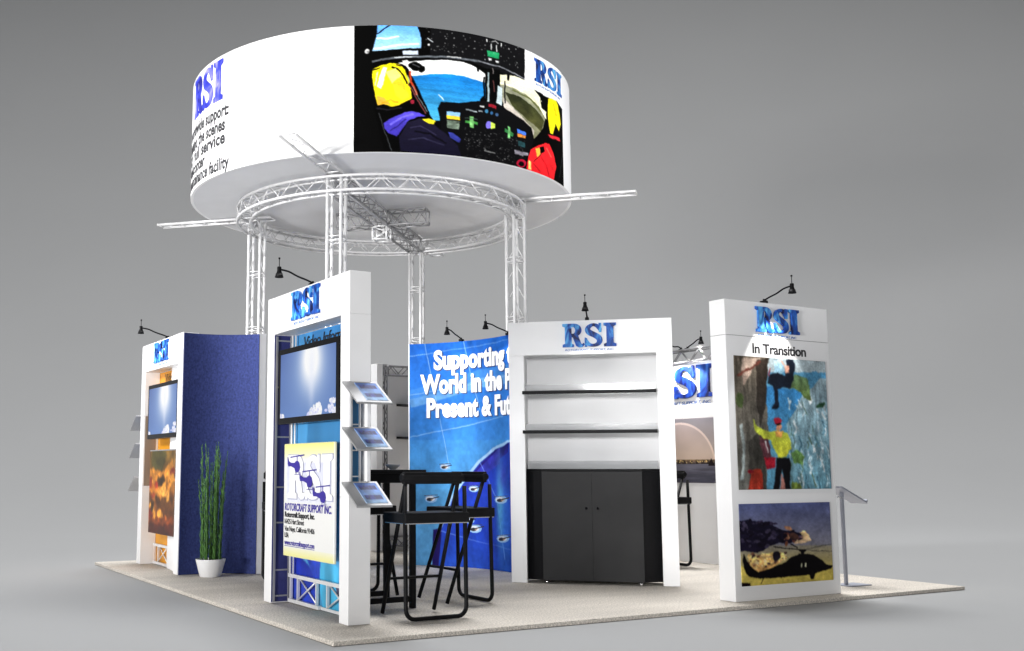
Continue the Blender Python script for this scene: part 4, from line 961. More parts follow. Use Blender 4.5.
[[90,50,44],[90,50,44],0.4,40,40,[630,434,627,445,618,451,606,452,597,445,595,435,602,426,613,423,624,426]],
[[44,38,58],[44,38,58],0.4,40,40,[540,389,542,406,535,418,524,420,513,411,507,394,510,378,519,371,531,375]],
[[20,16,30],[20,16,30],0.4,40,40,[533,452,524,458,504,458,482,452,468,443,469,435,485,432,507,435,527,443]],
[[60,54,76],[60,54,76],0.4,40,40,[87,288,79,305,60,312,40,306,29,291,30,271,45,258,65,257,82,268]],
[[44,38,58],[44,38,58],0.4,40,40,[96,338,88,354,78,362,71,354,69,338,73,320,83,308,93,308,98,320]],
[[34,30,50],[34,30,50],0.4,40,40,[202,446,196,463,172,482,142,494,120,491,114,477,130,458,159,442,187,437]],
[[16,12,24],[16,12,24],0.4,40,40,[45,371,44,388,37,397,28,395,21,383,19,366,23,352,32,348,40,355]],
[[44,38,58],[44,38,58],0.4,40,40,[318,443,313,451,303,454,291,451,284,443,285,435,293,431,305,431,315,435]],
[[20,16,30],[20,16,30],0.4,40,40,[475,480,465,495,445,502,423,495,409,480,411,462,428,451,450,451,469,463]],
[[20,16,30],[20,16,30],0.4,40,40,[555,449,545,466,521,474,493,469,475,454,476,435,495,422,523,420,547,431]],
[[34,30,50],[34,30,50],0.4,40,40,[93,425,87,443,66,458,40,463,20,455,16,438,30,420,56,409,80,411]],
[[90,50,44],[90,50,44],0.4,40,40,[536,442,529,457,512,465,492,463,478,452,477,438,490,426,510,423,528,429]],
[[16,12,24],[16,12,24],0.4,40,40,[125,202,120,215,111,222,100,218,95,205,97,191,104,178,114,177,123,186]],
[[60,54,76],[60,54,76],0.4,40,40,[404,402,395,414,376,420,353,415,340,403,341,389,356,380,379,380,397,388]],
[[16,12,24],[16,12,24],0.4,40,40,[601,463,600,472,592,480,581,482,573,477,570,468,575,458,585,452,595,455]],
[[60,54,76],[60,54,76],0.4,40,40,[84,402,75,412,58,415,40,409,29,397,31,385,45,377,63,378,79,388]],
[[60,54,76],[60,54,76],0.4,40,40,[49,309,41,325,28,329,15,323,9,306,13,289,24,278,38,280,48,292]],
[[34,30,50],[34,30,50],0.4,40,40,[412,389,407,403,398,408,389,405,384,392,386,377,393,366,403,366,410,374]],
[[34,30,50],[34,30,50],0.4,40,40,[447,402,447,418,442,429,432,431,422,420,418,405,420,389,428,383,438,388]],
[[16,12,24],[16,12,24],0.4,40,40,[39,355,37,371,23,385,5,391,-10,386,-15,372,-7,358,11,348,29,346]],
[[90,50,44],[90,50,44],0.4,40,40,[529,411,514,425,492,423,473,408,465,386,473,368,493,362,515,371,529,391]],
[[24,20,38],[24,20,38],0.4,40,40,[569,471,564,485,544,498,519,505,500,500,498,488,511,472,535,463,558,462]],
[[24,20,38],[24,20,38],0.4,40,40,[675,457,661,465,632,463,600,451,580,435,583,425,607,422,639,429,666,443]],
[[16,12,24],[16,12,24],0.4,40,40,[313,383,313,402,304,414,291,415,279,406,273,388,278,371,290,363,303,368]],
[[24,20,38],[24,20,38],0.4,40,40,[23,349,22,369,10,385,-7,389,-23,382,-30,363,-23,345,-7,334,11,335]],
[[60,54,76],[60,54,76],0.4,40,40,[77,262,71,269,61,271,53,266,48,255,52,246,60,242,70,243,76,252]],
[[44,38,58],[44,38,58],0.4,40,40,[401,420,398,428,389,434,377,435,368,432,367,425,373,417,384,412,395,414]],
[[60,54,76],[60,54,76],0.4,40,40,[261,414,246,425,218,422,191,405,177,382,183,365,207,362,235,372,258,394]],
[[90,50,44],[90,50,44],0.4,40,40,[656,463,646,471,626,469,607,460,596,446,600,435,616,431,636,437,652,451]],
[[34,30,50],[34,30,50],0.4,40,40,[264,406,260,415,251,422,241,418,233,411,234,400,241,392,251,389,260,395]],
[[90,50,44],[90,50,44],0.4,40,40,[614,409,613,420,606,429,594,432,585,428,581,417,586,406,595,400,607,402]],
[[44,38,58],[44,38,58],0.4,40,40,[163,388,153,394,132,394,109,389,94,380,96,371,112,368,136,371,155,378]],
[[20,16,30],[20,16,30],0.4,40,40,[252,285,242,294,219,297,193,292,177,283,178,274,195,268,221,269,244,275]],
[[24,20,38],[24,20,38],0.4,40,40,[243,391,236,405,217,415,193,418,175,412,173,402,187,388,210,380,233,382]],
[[170,120,90],[170,120,90],0.4,40,40,[477,431,477,449,472,460,462,458,454,446,450,428,453,411,461,406,471,414]],
[[44,38,58],[44,38,58],0.4,40,40,[154,238,153,248,146,255,137,255,129,251,127,243,132,235,140,231,150,232]],
[[20,16,30],[20,16,30],0.4,40,40,[93,462,82,471,57,474,30,468,12,455,14,445,33,437,60,440,84,449]],
[[16,12,24],[16,12,24],0.4,40,40,[589,346,584,357,568,363,551,365,539,357,538,348,548,337,566,334,582,337]],
[[34,30,50],[34,30,50],0.4,40,40,[272,418,263,422,243,422,221,415,208,406,209,400,225,397,247,402,265,409]],
[[60,54,76],[60,54,76],0.4,40,40,[34,437,28,452,9,462,-11,458,-24,446,-25,429,-11,417,8,414,27,422]],
[[170,120,90],[170,120,90],0.4,40,40,[682,435,673,448,645,460,612,469,589,468,587,460,607,446,638,435,668,431]],
[[20,16,30],[20,16,30],0.4,40,40,[463,465,451,472,430,469,409,455,399,438,404,426,421,423,444,432,460,448]],
[[20,16,30],[20,16,30],0.4,40,40,[47,395,40,408,18,417,-8,417,-26,409,-27,397,-11,385,14,380,37,383]],
[[34,30,50],[34,30,50],0.4,40,40,[496,503,489,511,476,512,463,508,455,497,457,488,467,483,482,485,493,492]],
[[20,16,30],[20,16,30],0.4,40,40,[286,515,280,526,265,534,248,532,236,525,236,512,247,503,263,500,279,505]],
[[170,120,90],[170,120,90],0.4,40,40,[562,337,546,345,517,338,488,322,473,302,478,288,501,288,532,300,556,320]],
[[34,30,50],[34,30,50],0.4,40,40,[673,457,660,465,631,468,598,463,578,454,578,445,600,438,633,440,661,448]],
[[120,70,50],[120,70,50],0.4,40,40,[649,429,641,442,615,457,582,468,560,469,557,460,576,446,607,432,635,425]],
[[120,70,50],[120,70,50],0.4,40,40,[574,406,572,418,559,431,542,434,529,429,526,418,534,405,550,397,566,397]],
[[170,120,90],[170,120,90],0.4,40,40,[542,415,541,425,534,432,524,434,516,429,514,420,519,411,527,406,538,408]],
[[16,12,24],[16,12,24],0.4,40,40,[408,425,395,432,367,431,338,418,321,405,324,392,345,389,375,397,400,411]],
[[90,50,44],[90,50,44],0.4,40,40,[583,468,584,488,579,500,568,500,558,486,553,466,556,449,565,443,575,451]],
[[20,16,30],[20,16,30],0.4,40,40,[293,389,283,392,262,385,241,372,230,358,233,352,249,354,271,365,288,378]],
[[44,38,58],[44,38,58],0.4,40,40,[359,258,348,272,331,274,315,265,309,248,313,231,328,223,346,228,358,242]],
[[20,16,30],[20,16,30],0.4,40,40,[366,503,355,509,336,508,316,497,306,485,310,474,325,471,346,478,362,491]],
[[24,20,38],[24,20,38],0.4,40,40,[144,357,142,374,132,385,119,383,109,374,106,357,113,343,126,337,138,343]],
[[60,54,76],[60,54,76],0.4,40,40,[224,475,212,485,184,485,154,477,136,465,138,452,159,448,189,452,215,463]],
[[34,30,50],[34,30,50],0.4,40,40,[232,385,222,389,204,388,183,380,170,371,172,363,187,363,208,368,226,377]],
[[20,16,30],[20,16,30],0.4,40,40,[154,385,145,392,128,392,111,385,100,372,103,362,117,357,136,362,151,372]],
[[24,20,38],[24,20,38],0.4,40,40,[622,423,619,443,600,462,574,468,553,460,547,442,559,422,583,408,607,408]],
[[44,38,58],[44,38,58],0.4,40,40,[406,262,396,269,373,269,348,263,332,252,334,243,352,240,377,243,398,251]],
[[16,12,24],[16,12,24],0.4,40,40,[476,420,475,438,468,449,458,448,449,434,447,414,452,397,461,392,471,402]],
[[16,12,24],[16,12,24],0.4,40,40,[315,335,313,354,300,368,282,372,267,365,261,349,270,332,287,322,304,323]],
[[20,16,30],[20,16,30],0.4,40,40,[256,482,248,491,228,500,203,503,186,498,185,489,200,478,223,472,246,474]],
[[60,54,76],[60,54,76],0.4,40,40,[308,517,305,535,290,549,270,554,254,548,249,532,258,515,276,505,297,506]],
[[20,16,30],[20,16,30],0.4,40,40,[99,409,95,423,78,438,56,446,38,445,34,432,46,417,67,405,87,402]],
[[16,12,24],[16,12,24],0.4,40,40,[324,234,317,255,292,274,261,280,238,271,233,251,250,231,280,218,309,220]],
[[44,38,58],[44,38,58],0.4,40,40,[46,462,36,474,14,477,-10,471,-26,458,-24,445,-7,437,18,438,39,448]],
[[16,12,24],[16,12,24],0.4,40,40,[20,318,19,337,8,351,-7,351,-20,338,-23,320,-17,303,-3,295,11,302]],
[[16,12,24],[16,12,24],0.4,40,40,[593,438,588,457,573,466,556,463,546,449,545,431,555,415,572,412,587,422]],
[[20,16,30],[20,16,30],0.4,40,40,[139,349,130,363,112,368,93,362,82,346,85,329,99,318,119,320,135,332]],
[[20,16,30],[20,16,30],0.4,40,40,[221,408,220,428,206,443,185,448,168,440,163,423,172,405,190,394,209,395]],
[[24,20,38],[24,20,38],0.4,40,40,[365,354,354,369,337,372,320,365,311,349,314,332,329,322,348,325,362,337]],
[[60,54,76],[60,54,76],0.4,40,40,[63,238,57,257,46,265,33,258,27,243,30,225,39,211,52,209,61,220]],
[[60,54,76],[60,54,76],0.4,40,40,[678,422,671,429,651,435,628,438,612,435,611,428,625,420,648,415,670,415]],
[[24,20,38],[24,20,38],0.4,40,40,[491,420,483,435,459,448,429,451,407,443,406,429,423,414,452,406,479,409]],
[[44,38,58],[44,38,58],0.4,40,40,[385,362,377,374,358,378,338,375,325,365,325,351,340,343,360,342,379,349]],
[[120,70,50],[120,70,50],0.4,40,40,[507,512,500,529,487,537,474,529,470,512,473,492,485,480,498,480,507,492]],
[[44,38,58],[44,38,58],0.4,40,40,[247,214,238,226,214,242,185,251,164,251,161,240,178,226,207,212,233,208]],
[[44,38,58],[44,38,58],0.4,40,40,[395,415,382,425,357,423,331,411,317,394,321,380,341,375,368,382,390,398]],
[[60,54,76],[60,54,76],0.4,40,40,[68,286,62,294,47,302,28,306,15,303,14,297,25,288,43,282,60,282]],
[[24,20,38],[24,20,38],0.4,40,40,[549,457,540,471,528,475,519,468,516,452,522,437,533,428,544,429,551,440]],
[[24,20,38],[24,20,38],0.4,40,40,[207,322,197,328,180,325,163,317,153,306,155,297,169,295,188,300,202,311]],
[[24,20,38],[24,20,38],0.4,40,40,[180,368,180,385,172,397,160,397,150,386,146,368,151,352,161,346,172,352]],
[[20,16,30],[20,16,30],0.4,40,40,[447,422,436,437,407,443,375,438,354,425,355,408,377,397,408,395,437,405]],
[[60,54,76],[60,54,76],0.4,40,40,[386,426,375,440,346,448,314,445,294,432,294,415,315,405,347,402,375,411]],
[[34,30,50],[34,30,50],0.4,40,40,[287,402,281,414,261,428,236,437,219,437,216,429,230,415,253,403,275,397]],
[[34,30,50],[34,30,50],0.4,40,40,[407,398,403,408,387,418,368,423,354,422,352,414,363,403,381,395,399,392]],
[[44,38,58],[44,38,58],0.4,40,40,[411,325,405,332,393,334,382,328,377,317,380,306,390,302,402,303,410,312]],
[[20,16,30],[20,16,30],0.4,40,40,[235,458,233,466,223,471,213,471,206,466,205,458,211,451,221,449,232,452]],
[[60,54,76],[60,54,76],0.4,40,40,[324,329,321,346,306,362,285,369,268,363,263,349,272,332,291,320,312,318]],
[[20,16,30],[20,16,30],0.4,40,40,[315,397,311,409,293,420,271,428,255,426,253,418,264,406,286,397,305,392]],
[[170,120,90],[170,120,90],0.4,40,40,[528,432,521,448,508,455,497,449,491,432,495,414,505,402,518,402,527,414]],
[[24,20,38],[24,20,38],0.4,40,40,[142,400,134,411,114,418,91,417,75,408,75,395,90,386,113,383,134,389]],
[[24,20,38],[24,20,38],0.4,40,40,[487,418,479,426,461,429,444,423,433,412,433,402,447,397,466,398,482,408]],
[[60,54,76],[60,54,76],0.4,40,40,[114,471,106,472,87,468,69,455,59,445,61,438,75,440,95,449,110,462]],
[[24,20,38],[24,20,38],0.4,40,40,[70,315,61,328,52,334,46,328,44,312,49,297,59,286,67,288,72,298]],
[[16,12,24],[16,12,24],0.4,40,40,[503,405,500,422,487,435,470,435,456,425,452,408,460,391,477,383,494,389]],
[[24,20,38],[24,20,38],0.4,40,40,[452,385,444,400,431,405,419,398,412,383,416,366,427,355,441,357,450,368]],
[[24,20,38],[24,20,38],0.4,40,40,[504,371,494,375,471,372,446,365,430,354,432,346,449,346,475,351,497,362]],
[[16,12,24],[16,12,24],0.4,40,40,[128,400,122,412,111,415,102,409,99,397,102,383,112,375,122,377,128,386]],
[[16,12,24],[16,12,24],0.4,40,40,[451,346,447,355,436,362,422,365,413,360,411,352,419,345,433,340,445,340]],
[[16,12,24],[16,12,24],0.4,40,40,[50,363,47,378,28,392,5,398,-13,394,-17,380,-5,365,18,354,39,352]],
[[44,38,58],[44,38,58],0.4,40,40,[607,420,603,428,589,432,574,432,564,428,563,420,573,414,588,411,602,414]],
[[24,20,38],[24,20,38],0.4,40,40,[87,398,75,415,47,422,19,414,0,397,2,378,22,366,53,366,78,380]],
[[16,12,24],[16,12,24],0.4,40,40,[119,411,115,417,106,418,97,415,91,409,92,403,100,398,109,400,117,405]],
[[225,175,100],[225,175,100],0.3,40,40,[381,635,375,646,361,649,347,643,341,634,347,623,362,620,376,625]],
[[250,225,170],[250,225,170],0.3,40,40,[279,689,273,698,260,702,247,697,242,686,247,675,260,672,274,678]],
[[120,80,60],[120,80,60],0.3,40,40,[181,702,176,709,165,712,153,708,149,698,154,691,166,688,177,692]],
[[70,50,50],[70,50,50],0.3,40,40,[169,697,166,705,158,708,151,705,148,695,152,688,159,685,167,688]],
[[245,214,140],[245,214,140],0.3,40,40,[170,702,164,708,150,709,136,706,130,700,137,694,151,692,165,695]],
[[120,80,60],[120,80,60],0.3,40,40,[430,629,424,637,411,640,399,635,394,628,400,620,412,618,424,622]],
[[225,175,100],[225,175,100],0.3,40,40,[302,683,295,697,277,702,260,694,253,680,260,668,278,663,296,669]],
[[190,150,110],[190,150,110],0.3,40,40,[185,737,178,745,161,746,144,742,138,732,145,725,162,723,179,728]],
[[245,214,140],[245,214,140],0.3,40,40,[166,785,161,798,152,802,141,797,138,783,142,771,153,766,162,772]],
[[70,50,50],[70,50,50],0.3,40,40,[477,695,469,703,450,706,433,702,425,692,433,683,452,682,470,686]],
[[250,225,170],[250,225,170],0.3,40,40,[227,766,224,774,218,777,212,772,209,765,212,757,219,754,225,758]],
[[120,80,60],[120,80,60],0.3,40,40,[392,728,389,734,381,735,375,732,372,726,376,722,382,720,389,722]],
[[120,80,60],[120,80,60],0.3,40,40,[208,654,200,666,182,671,165,665,158,651,166,638,183,634,201,640]],
[[120,80,60],[120,80,60],0.3,40,40,[105,695,102,705,96,708,89,703,87,695,90,686,97,683,103,688]],
[[190,150,110],[190,150,110],0.3,40,40,[260,625,257,632,247,635,237,631,233,623,238,617,247,614,257,617]],
[[70,50,50],[70,50,50],0.3,40,40,[371,726,367,737,359,742,351,737,348,725,352,712,360,709,368,714]],
[[190,150,110],[190,150,110],0.3,40,40,[267,672,261,677,248,678,235,675,231,669,236,665,249,663,261,666]],
[[70,50,50],[70,50,50],0.3,40,40,[376,735,370,748,360,752,350,746,346,732,352,720,362,715,372,722]],
[[245,214,140],[245,214,140],0.3,40,40,[109,643,100,657,83,662,66,654,60,640,67,628,85,623,101,629]],
[[245,214,140],[245,214,140],0.3,40,40,[380,692,376,702,366,705,355,700,352,689,356,682,367,677,377,682]],
[[120,80,60],[120,80,60],0.3,40,40,[372,738,365,745,347,746,330,742,324,734,331,728,348,726,365,729]],
[[245,214,140],[245,214,140],0.3,40,40,[329,669,322,675,304,677,287,672,280,666,287,662,305,660,323,663]],
[[190,150,110],[190,150,110],0.3,40,40,[341,660,334,669,316,671,299,666,291,657,300,649,317,648,334,652]],
[[190,150,110],[190,150,110],0.3,40,40,[295,665,290,672,280,675,270,671,265,663,270,654,281,652,291,655]],
[[245,214,140],[245,214,140],0.3,40,40,[414,631,407,638,390,640,374,635,367,628,375,620,391,617,407,622]],
[[190,150,110],[190,150,110],0.3,40,40,[170,626,167,632,157,635,149,632,146,625,150,618,158,617,167,620]],
[[190,150,110],[190,150,110],0.3,40,40,[239,654,232,662,215,663,198,658,192,651,199,643,216,640,233,645]],
[[190,150,110],[190,150,110],0.3,40,40,[111,668,107,672,100,674,92,671,89,666,93,660,100,658,108,662]],
[[190,150,110],[190,150,110],0.3,40,40,[433,718,429,729,420,734,410,728,407,717,411,706,420,703,430,708]],
[[225,175,100],[225,175,100],0.3,40,40,[480,702,472,709,454,711,436,706,429,698,436,691,455,689,473,694]],
[[120,80,60],[120,80,60],0.3,40,40,[140,615,133,628,118,632,103,626,97,614,104,602,119,597,134,603]],
[[120,80,60],[120,80,60],0.3,40,40,[417,646,412,658,401,662,391,657,386,645,392,632,402,629,413,634]],
[[245,214,140],[245,214,140],0.3,40,40,[114,674,109,683,95,688,81,682,76,671,82,660,96,657,110,662]],
[[225,175,100],[225,175,100],0.3,40,40,[93,626,88,637,79,640,70,635,66,625,71,614,80,609,89,615]],
[[70,50,50],[70,50,50],0.3,40,40,[395,712,389,723,373,726,358,720,353,709,359,698,374,695,390,702]],
[[70,50,50],[70,50,50],0.3,40,40,[269,772,265,782,256,785,247,780,244,771,247,762,257,757,265,762]],
[[190,150,110],[190,150,110],0.3,40,40,[312,714,308,723,301,728,294,723,292,712,295,702,302,698,309,703]],
[[245,214,140],[245,214,140],0.3,40,40,[347,729,340,735,327,737,313,734,308,726,314,722,327,720,341,723]],
[[245,214,140],[245,214,140],0.3,40,40,[375,629,371,642,364,648,356,642,353,628,357,614,365,609,372,615]],
[[190,150,110],[190,150,110],0.3,40,40,[344,742,341,752,334,755,327,751,326,740,328,729,335,726,342,731]],
[[250,225,170],[250,225,170],0.3,40,40,[187,728,179,740,161,745,143,738,137,725,144,712,162,708,180,714]],
[[225,175,100],[225,175,100],0.3,40,40,[487,683,484,689,476,692,470,689,467,682,471,674,477,671,484,675]],
[[245,214,140],[245,214,140],0.3,40,40,[280,738,273,751,255,755,238,749,232,735,239,723,257,718,273,725]],
[[245,214,140],[245,214,140],0.3,40,40,[289,682,286,688,276,689,266,686,263,680,267,675,276,674,286,677]],
[[120,80,60],[120,80,60],0.3,40,40,[96,785,90,794,78,795,66,791,60,783,66,774,79,772,91,777]],
[[245,214,140],[245,214,140],0.3,40,40,[251,623,246,629,232,631,219,628,213,622,219,615,233,614,246,617]],
[[245,214,140],[245,214,140],0.3,40,40,[249,640,243,651,228,654,214,649,207,637,215,625,230,622,244,628]],
[[190,150,110],[190,150,110],0.3,40,40,[160,745,153,757,137,762,122,755,116,742,123,728,139,723,153,731]],
[[225,175,100],[225,175,100],0.3,40,40,[112,674,107,685,95,688,84,683,80,672,85,663,97,658,108,665]],
[[120,80,60],[120,80,60],0.3,40,40,[92,714,87,723,78,726,68,722,64,712,69,703,79,700,88,705]],
[[250,225,170],[250,225,170],0.3,40,40,[467,700,463,714,456,718,448,712,447,698,449,685,458,680,464,686]],
[[225,175,100],[225,175,100],0.3,40,40,[223,675,219,686,208,691,199,685,195,674,200,663,210,658,220,665]],
[[70,50,50],[70,50,50],0.3,40,40,[147,638,141,648,129,651,117,646,113,635,118,626,130,623,142,628]],
[[120,80,60],[120,80,60],0.3,40,40,[151,757,145,763,134,765,122,762,117,755,123,749,134,746,146,751]],
[[70,50,50],[70,50,50],0.3,40,40,[312,742,305,751,290,752,274,748,269,738,275,731,291,728,306,732]],
[[225,175,100],[225,175,100],0.3,40,40,[340,651,335,657,323,658,311,655,306,648,311,643,324,640,336,645]],
[[70,50,50],[70,50,50],0.3,40,40,[123,651,120,662,113,666,107,662,105,649,108,637,114,632,121,638]],
[[250,225,170],[250,225,170],0.3,40,40,[488,652,482,658,467,660,453,655,447,649,453,645,468,643,483,646]],
[[70,50,50],[70,50,50],0.3,40,40,[494,631,487,642,473,645,458,638,452,628,459,617,474,612,488,618]],
[[250,225,170],[250,225,170],0.3,40,40,[271,711,264,720,249,723,235,717,230,708,236,698,251,695,265,700]],
[[70,46,40],[70,46,40],0.5,20,20,[626,432,620,443,611,451,597,455,581,457,564,455,548,449,534,440,524,429,518,417,517,405,522,394,532,386,545,380,562,378,579,382,595,388,609,397,620,408,625,420]],
[[24,20,30],[24,20,30],0.5,30,30,[419,658,416,678,408,695,399,708,386,715,373,718,360,714,348,705,339,689,333,672,332,654,335,634,341,617,352,605,364,597,378,594,391,598,403,608,412,622,417,640]],
[[10,8,10],[10,8,10],0,30,30,[27,609,55,683,104,772,176,838,261,820,370,778,470,737,539,678,584,651,673,645,786,663,873,740,928,800,1003,818,984,855,856,885,798,898,772,966,738,975,729,918,573,918,353,926,193,918,79,891,39,840,14,682]],
[[12,10,12],[12,10,12],0,30,30,[346,549,531,580,663,605,665,594,532,568,348,537]],
[[60,60,60],[60,60,60],0,30,30,[665,603,871,565,1022,542,1021,534,870,557,663,595]],
[[40,40,44],[40,40,44],0,30,30,[664,597,845,626,1018,637,1018,631,845,620,665,591]],
[[12,10,12],[12,10,12],0,30,30,[531,515,607,575,613,566,538,505]],
[[12,10,12],[12,10,12],0,30,30,[709,608,706,614,700,618,689,623,677,625,663,625,649,623,637,620,627,614,621,609,620,603,621,597,628,592,638,589,651,588,665,586,678,589,691,592,700,597,707,603]],
[[12,10,12],[12,10,12],0,30,30,[647,598,681,600,679,651,646,649]],
[[12,10,12],[12,10,12],0,30,30,[223,914,189,983,194,988,229,917]],
[[18,10,12],[18,10,12],0,30,30,[-17,955,87,965,86,1012,-18,1003]],
[[200,200,170],[200,200,170],0,30,30,[641,762,654,762,652,812,638,811]],
[[200,200,170],[200,200,170],0,30,30,[686,758,702,760,700,815,683,814]]],
"world":[[[30,104,214],[66,146,228],0.1,4,6,[-52,-68,798,-7,773,533,-53,530]],
[[70,150,228],[92,172,234],0.12,4,6,[-52,439,776,451,765,697,-53,710]],
[[92,172,234],[100,170,225],0.08,4,6,[-53,665,767,656,750,1062,-53,1110]],
[[105,170,240],[105,170,240],0.15,3,8,[8,293,188,259,409,214,806,203,773,135,383,143,161,189,-14,221]],
[[66,140,228],[66,140,228],0.12,3,8,[4,254,182,221,439,173,803,159,779,120,423,134,167,181,-9,214]],
[[170,210,250],[170,210,250],0,30,30,[814,428,628,453,519,481,410,537,316,611,229,700,169,824,122,992,128,1148,1010,1151]],
[[30,52,168],[34,72,186],0.2,8,8,[846,436,648,461,536,489,425,545,330,619,242,708,182,832,135,1000,128,1148,1010,1151]],
[[24,24,110],[50,30,130],0.3,30,30,[657,461,647,499,535,541,424,601,383,584,446,540,544,489]],
[[60,54,170],[44,60,180],0.3,30,30,[577,477,482,532,383,592,304,663,356,671,466,592,575,549]],
[[30,60,180],[40,90,200],0.15,30,30,[328,793,491,823,759,840,748,1102,134,1061,146,973]],
[[32,20,100],[32,20,100],0,30,30,[130,842,182,832,158,1016,123,1018]],
[[165,205,250],[165,205,250],0,30,30,[-24,60,237,36,797,15,796,13,236,34,-25,57]],
[[165,205,250],[165,205,250],0,30,30,[81,-17,138,214,230,575,233,575,141,214,84,-18]],
[[165,205,250],[165,205,250],0,30,30,[-24,240,235,209,790,162,789,159,234,207,-25,237]],
[[165,205,250],[165,205,250],0,30,30,[-25,432,264,390,783,324,781,322,263,387,-25,429]],
[[165,205,250],[165,205,250],0,30,30,[310,-29,361,141,426,313,430,313,364,141,314,-29]],
[[130,165,240],[130,165,240],0,30,30,[170,847,352,880,755,918,757,916,353,878,171,844]],
[[130,165,240],[130,165,240],0,30,30,[423,545,545,703,605,951,610,950,550,702,427,544]]],"worldheli":[[[150,196,246],[150,196,246],0.1,30,30,[156,704,149,715,131,722,108,722,90,716,83,705,90,694,108,687,131,687,149,694]],
[[214,218,226],[214,218,226],0.3,30,30,[143,704,138,711,124,716,108,716,95,712,90,705,95,698,108,694,125,693,138,698]],
[[52,50,60],[52,50,60],0,30,30,[129,708,124,713,112,716,99,714,94,708,99,702,112,700,124,702]],
[[190,150,110],[190,150,110],0,30,30,[130,707,127,711,121,711,118,707,121,703,127,703]],
[[60,60,72],[60,60,72],0,30,30,[120,707,168,697,166,693,119,702]],
[[80,80,92],[80,80,92],0,30,30,[81,693,159,688,159,686,80,690]],
[[150,196,246],[150,196,246],0.1,30,30,[233,562,227,571,211,576,192,576,176,571,171,562,177,553,192,547,212,547,227,553]],
[[214,218,226],[214,218,226],0.3,30,30,[222,562,218,567,206,571,192,571,180,567,176,562,180,556,192,553,206,553,218,556]],
[[52,50,60],[52,50,60],0,30,30,[210,564,205,569,195,571,184,569,180,564,184,560,195,558,206,560]],
[[190,150,110],[190,150,110],0,30,30,[211,564,208,567,203,567,200,564,203,561,209,561]],
[[60,60,72],[60,60,72],0,30,30,[202,564,244,556,242,552,201,560]],
[[80,80,92],[80,80,92],0,30,30,[168,552,236,549,236,546,168,549]],
[[150,196,246],[150,196,246],0.1,30,30,[418,657,411,666,393,672,371,672,354,667,347,658,354,649,371,644,393,643,411,649]],
[[214,218,226],[214,218,226],0.3,30,30,[405,657,400,663,387,667,371,667,358,664,353,658,358,652,371,649,387,649,400,652]],
[[52,50,60],[52,50,60],0,30,30,[391,660,386,665,374,667,363,665,358,660,363,656,374,654,386,656]],
[[190,150,110],[190,150,110],0,30,30,[393,660,390,663,384,663,381,660,384,657,390,657]],
[[60,60,72],[60,60,72],0,30,30,[383,660,430,652,428,648,381,656]],
[[80,80,92],[80,80,92],0,30,30,[345,648,421,644,421,642,344,646]],
[[150,196,246],[150,196,246],0.1,30,30,[635,700,624,711,596,718,563,719,538,713,529,703,539,692,564,685,597,685,624,690]],
[[214,218,226],[214,218,226],0.3,30,30,[615,701,607,707,587,712,563,712,544,709,538,702,545,696,564,691,588,691,608,694]],
[[52,50,60],[52,50,60],0,30,30,[594,704,586,710,568,712,551,710,544,705,551,700,569,697,586,699]],
[[190,150,110],[190,150,110],0,30,30,[596,704,591,707,582,707,578,704,582,700,592,700]],
[[60,60,72],[60,60,72],0,30,30,[581,704,654,694,652,689,579,699]],
[[80,80,92],[80,80,92],0,30,30,[525,691,641,685,640,683,525,689]],
[[150,196,246],[150,196,246],0.1,30,30,[433,829,424,841,400,848,372,849,350,843,341,832,350,820,372,813,401,812,424,818]],
[[214,218,226],[214,218,226],0.3,30,30,[417,829,410,837,393,842,372,843,355,839,349,832,355,824,372,819,393,819,410,823]],
[[52,50,60],[52,50,60],0,30,30,[398,833,392,839,376,842,361,840,355,835,361,829,376,826,392,828]],
[[190,150,110],[190,150,110],0,30,30,[400,833,396,837,388,837,384,833,388,829,396,829]],
[[60,60,72],[60,60,72],0,30,30,[387,833,449,821,447,816,385,828]],
[[80,80,92],[80,80,92],0,30,30,[338,819,438,812,437,810,338,817]],
[[150,196,246],[150,196,246],0.1,30,30,[649,862,637,872,609,880,576,882,550,877,541,867,551,856,577,849,610,847,638,852]],
[[214,218,226],[214,218,226],0.3,30,30,[628,863,620,870,600,874,576,876,557,873,550,867,557,860,576,855,600,854,621,857]],
[[52,50,60],[52,50,60],0,30,30,[607,867,599,872,581,875,563,874,556,869,563,863,581,860,599,862]],
[[190,150,110],[190,150,110],0,30,30,[609,866,604,870,595,870,590,867,595,863,604,863]],
[[60,60,72],[60,60,72],0,30,30,[594,867,668,854,666,850,591,862]],
[[80,80,92],[80,80,92],0,30,30,[537,855,654,847,654,844,537,853]],
[[150,196,246],[150,196,246],0.1,30,30,[385,796,379,804,363,809,344,810,329,806,323,798,329,790,344,784,364,784,379,788]],
[[214,218,226],[214,218,226],0.3,30,30,[374,796,370,802,358,805,344,805,333,803,329,798,333,793,344,789,358,789,370,792]],
[[52,50,60],[52,50,60],0,30,30,[362,799,358,803,347,805,337,804,332,800,337,796,347,794,358,795]],
[[190,150,110],[190,150,110],0,30,30,[363,799,361,801,355,801,352,799,355,796,361,796]],
[[60,60,72],[60,60,72],0,30,30,[354,799,396,791,394,787,353,795]],
[[80,80,92],[80,80,92],0,30,30,[321,789,388,785,388,782,321,787]],
[[150,196,246],[150,196,246],0.1,30,30,[238,597,235,603,225,606,213,606,204,603,200,597,204,592,213,589,225,589,235,592]],
[[214,218,226],[214,218,226],0.3,30,30,[232,597,229,601,222,603,213,603,206,601,204,597,206,594,213,592,222,592,229,594]],
[[52,50,60],[52,50,60],0,30,30,[224,599,222,602,215,603,209,602,206,599,209,596,215,595,222,596]],
[[190,150,110],[190,150,110],0,30,30,[225,599,223,600,220,600,218,599,220,597,223,597]],
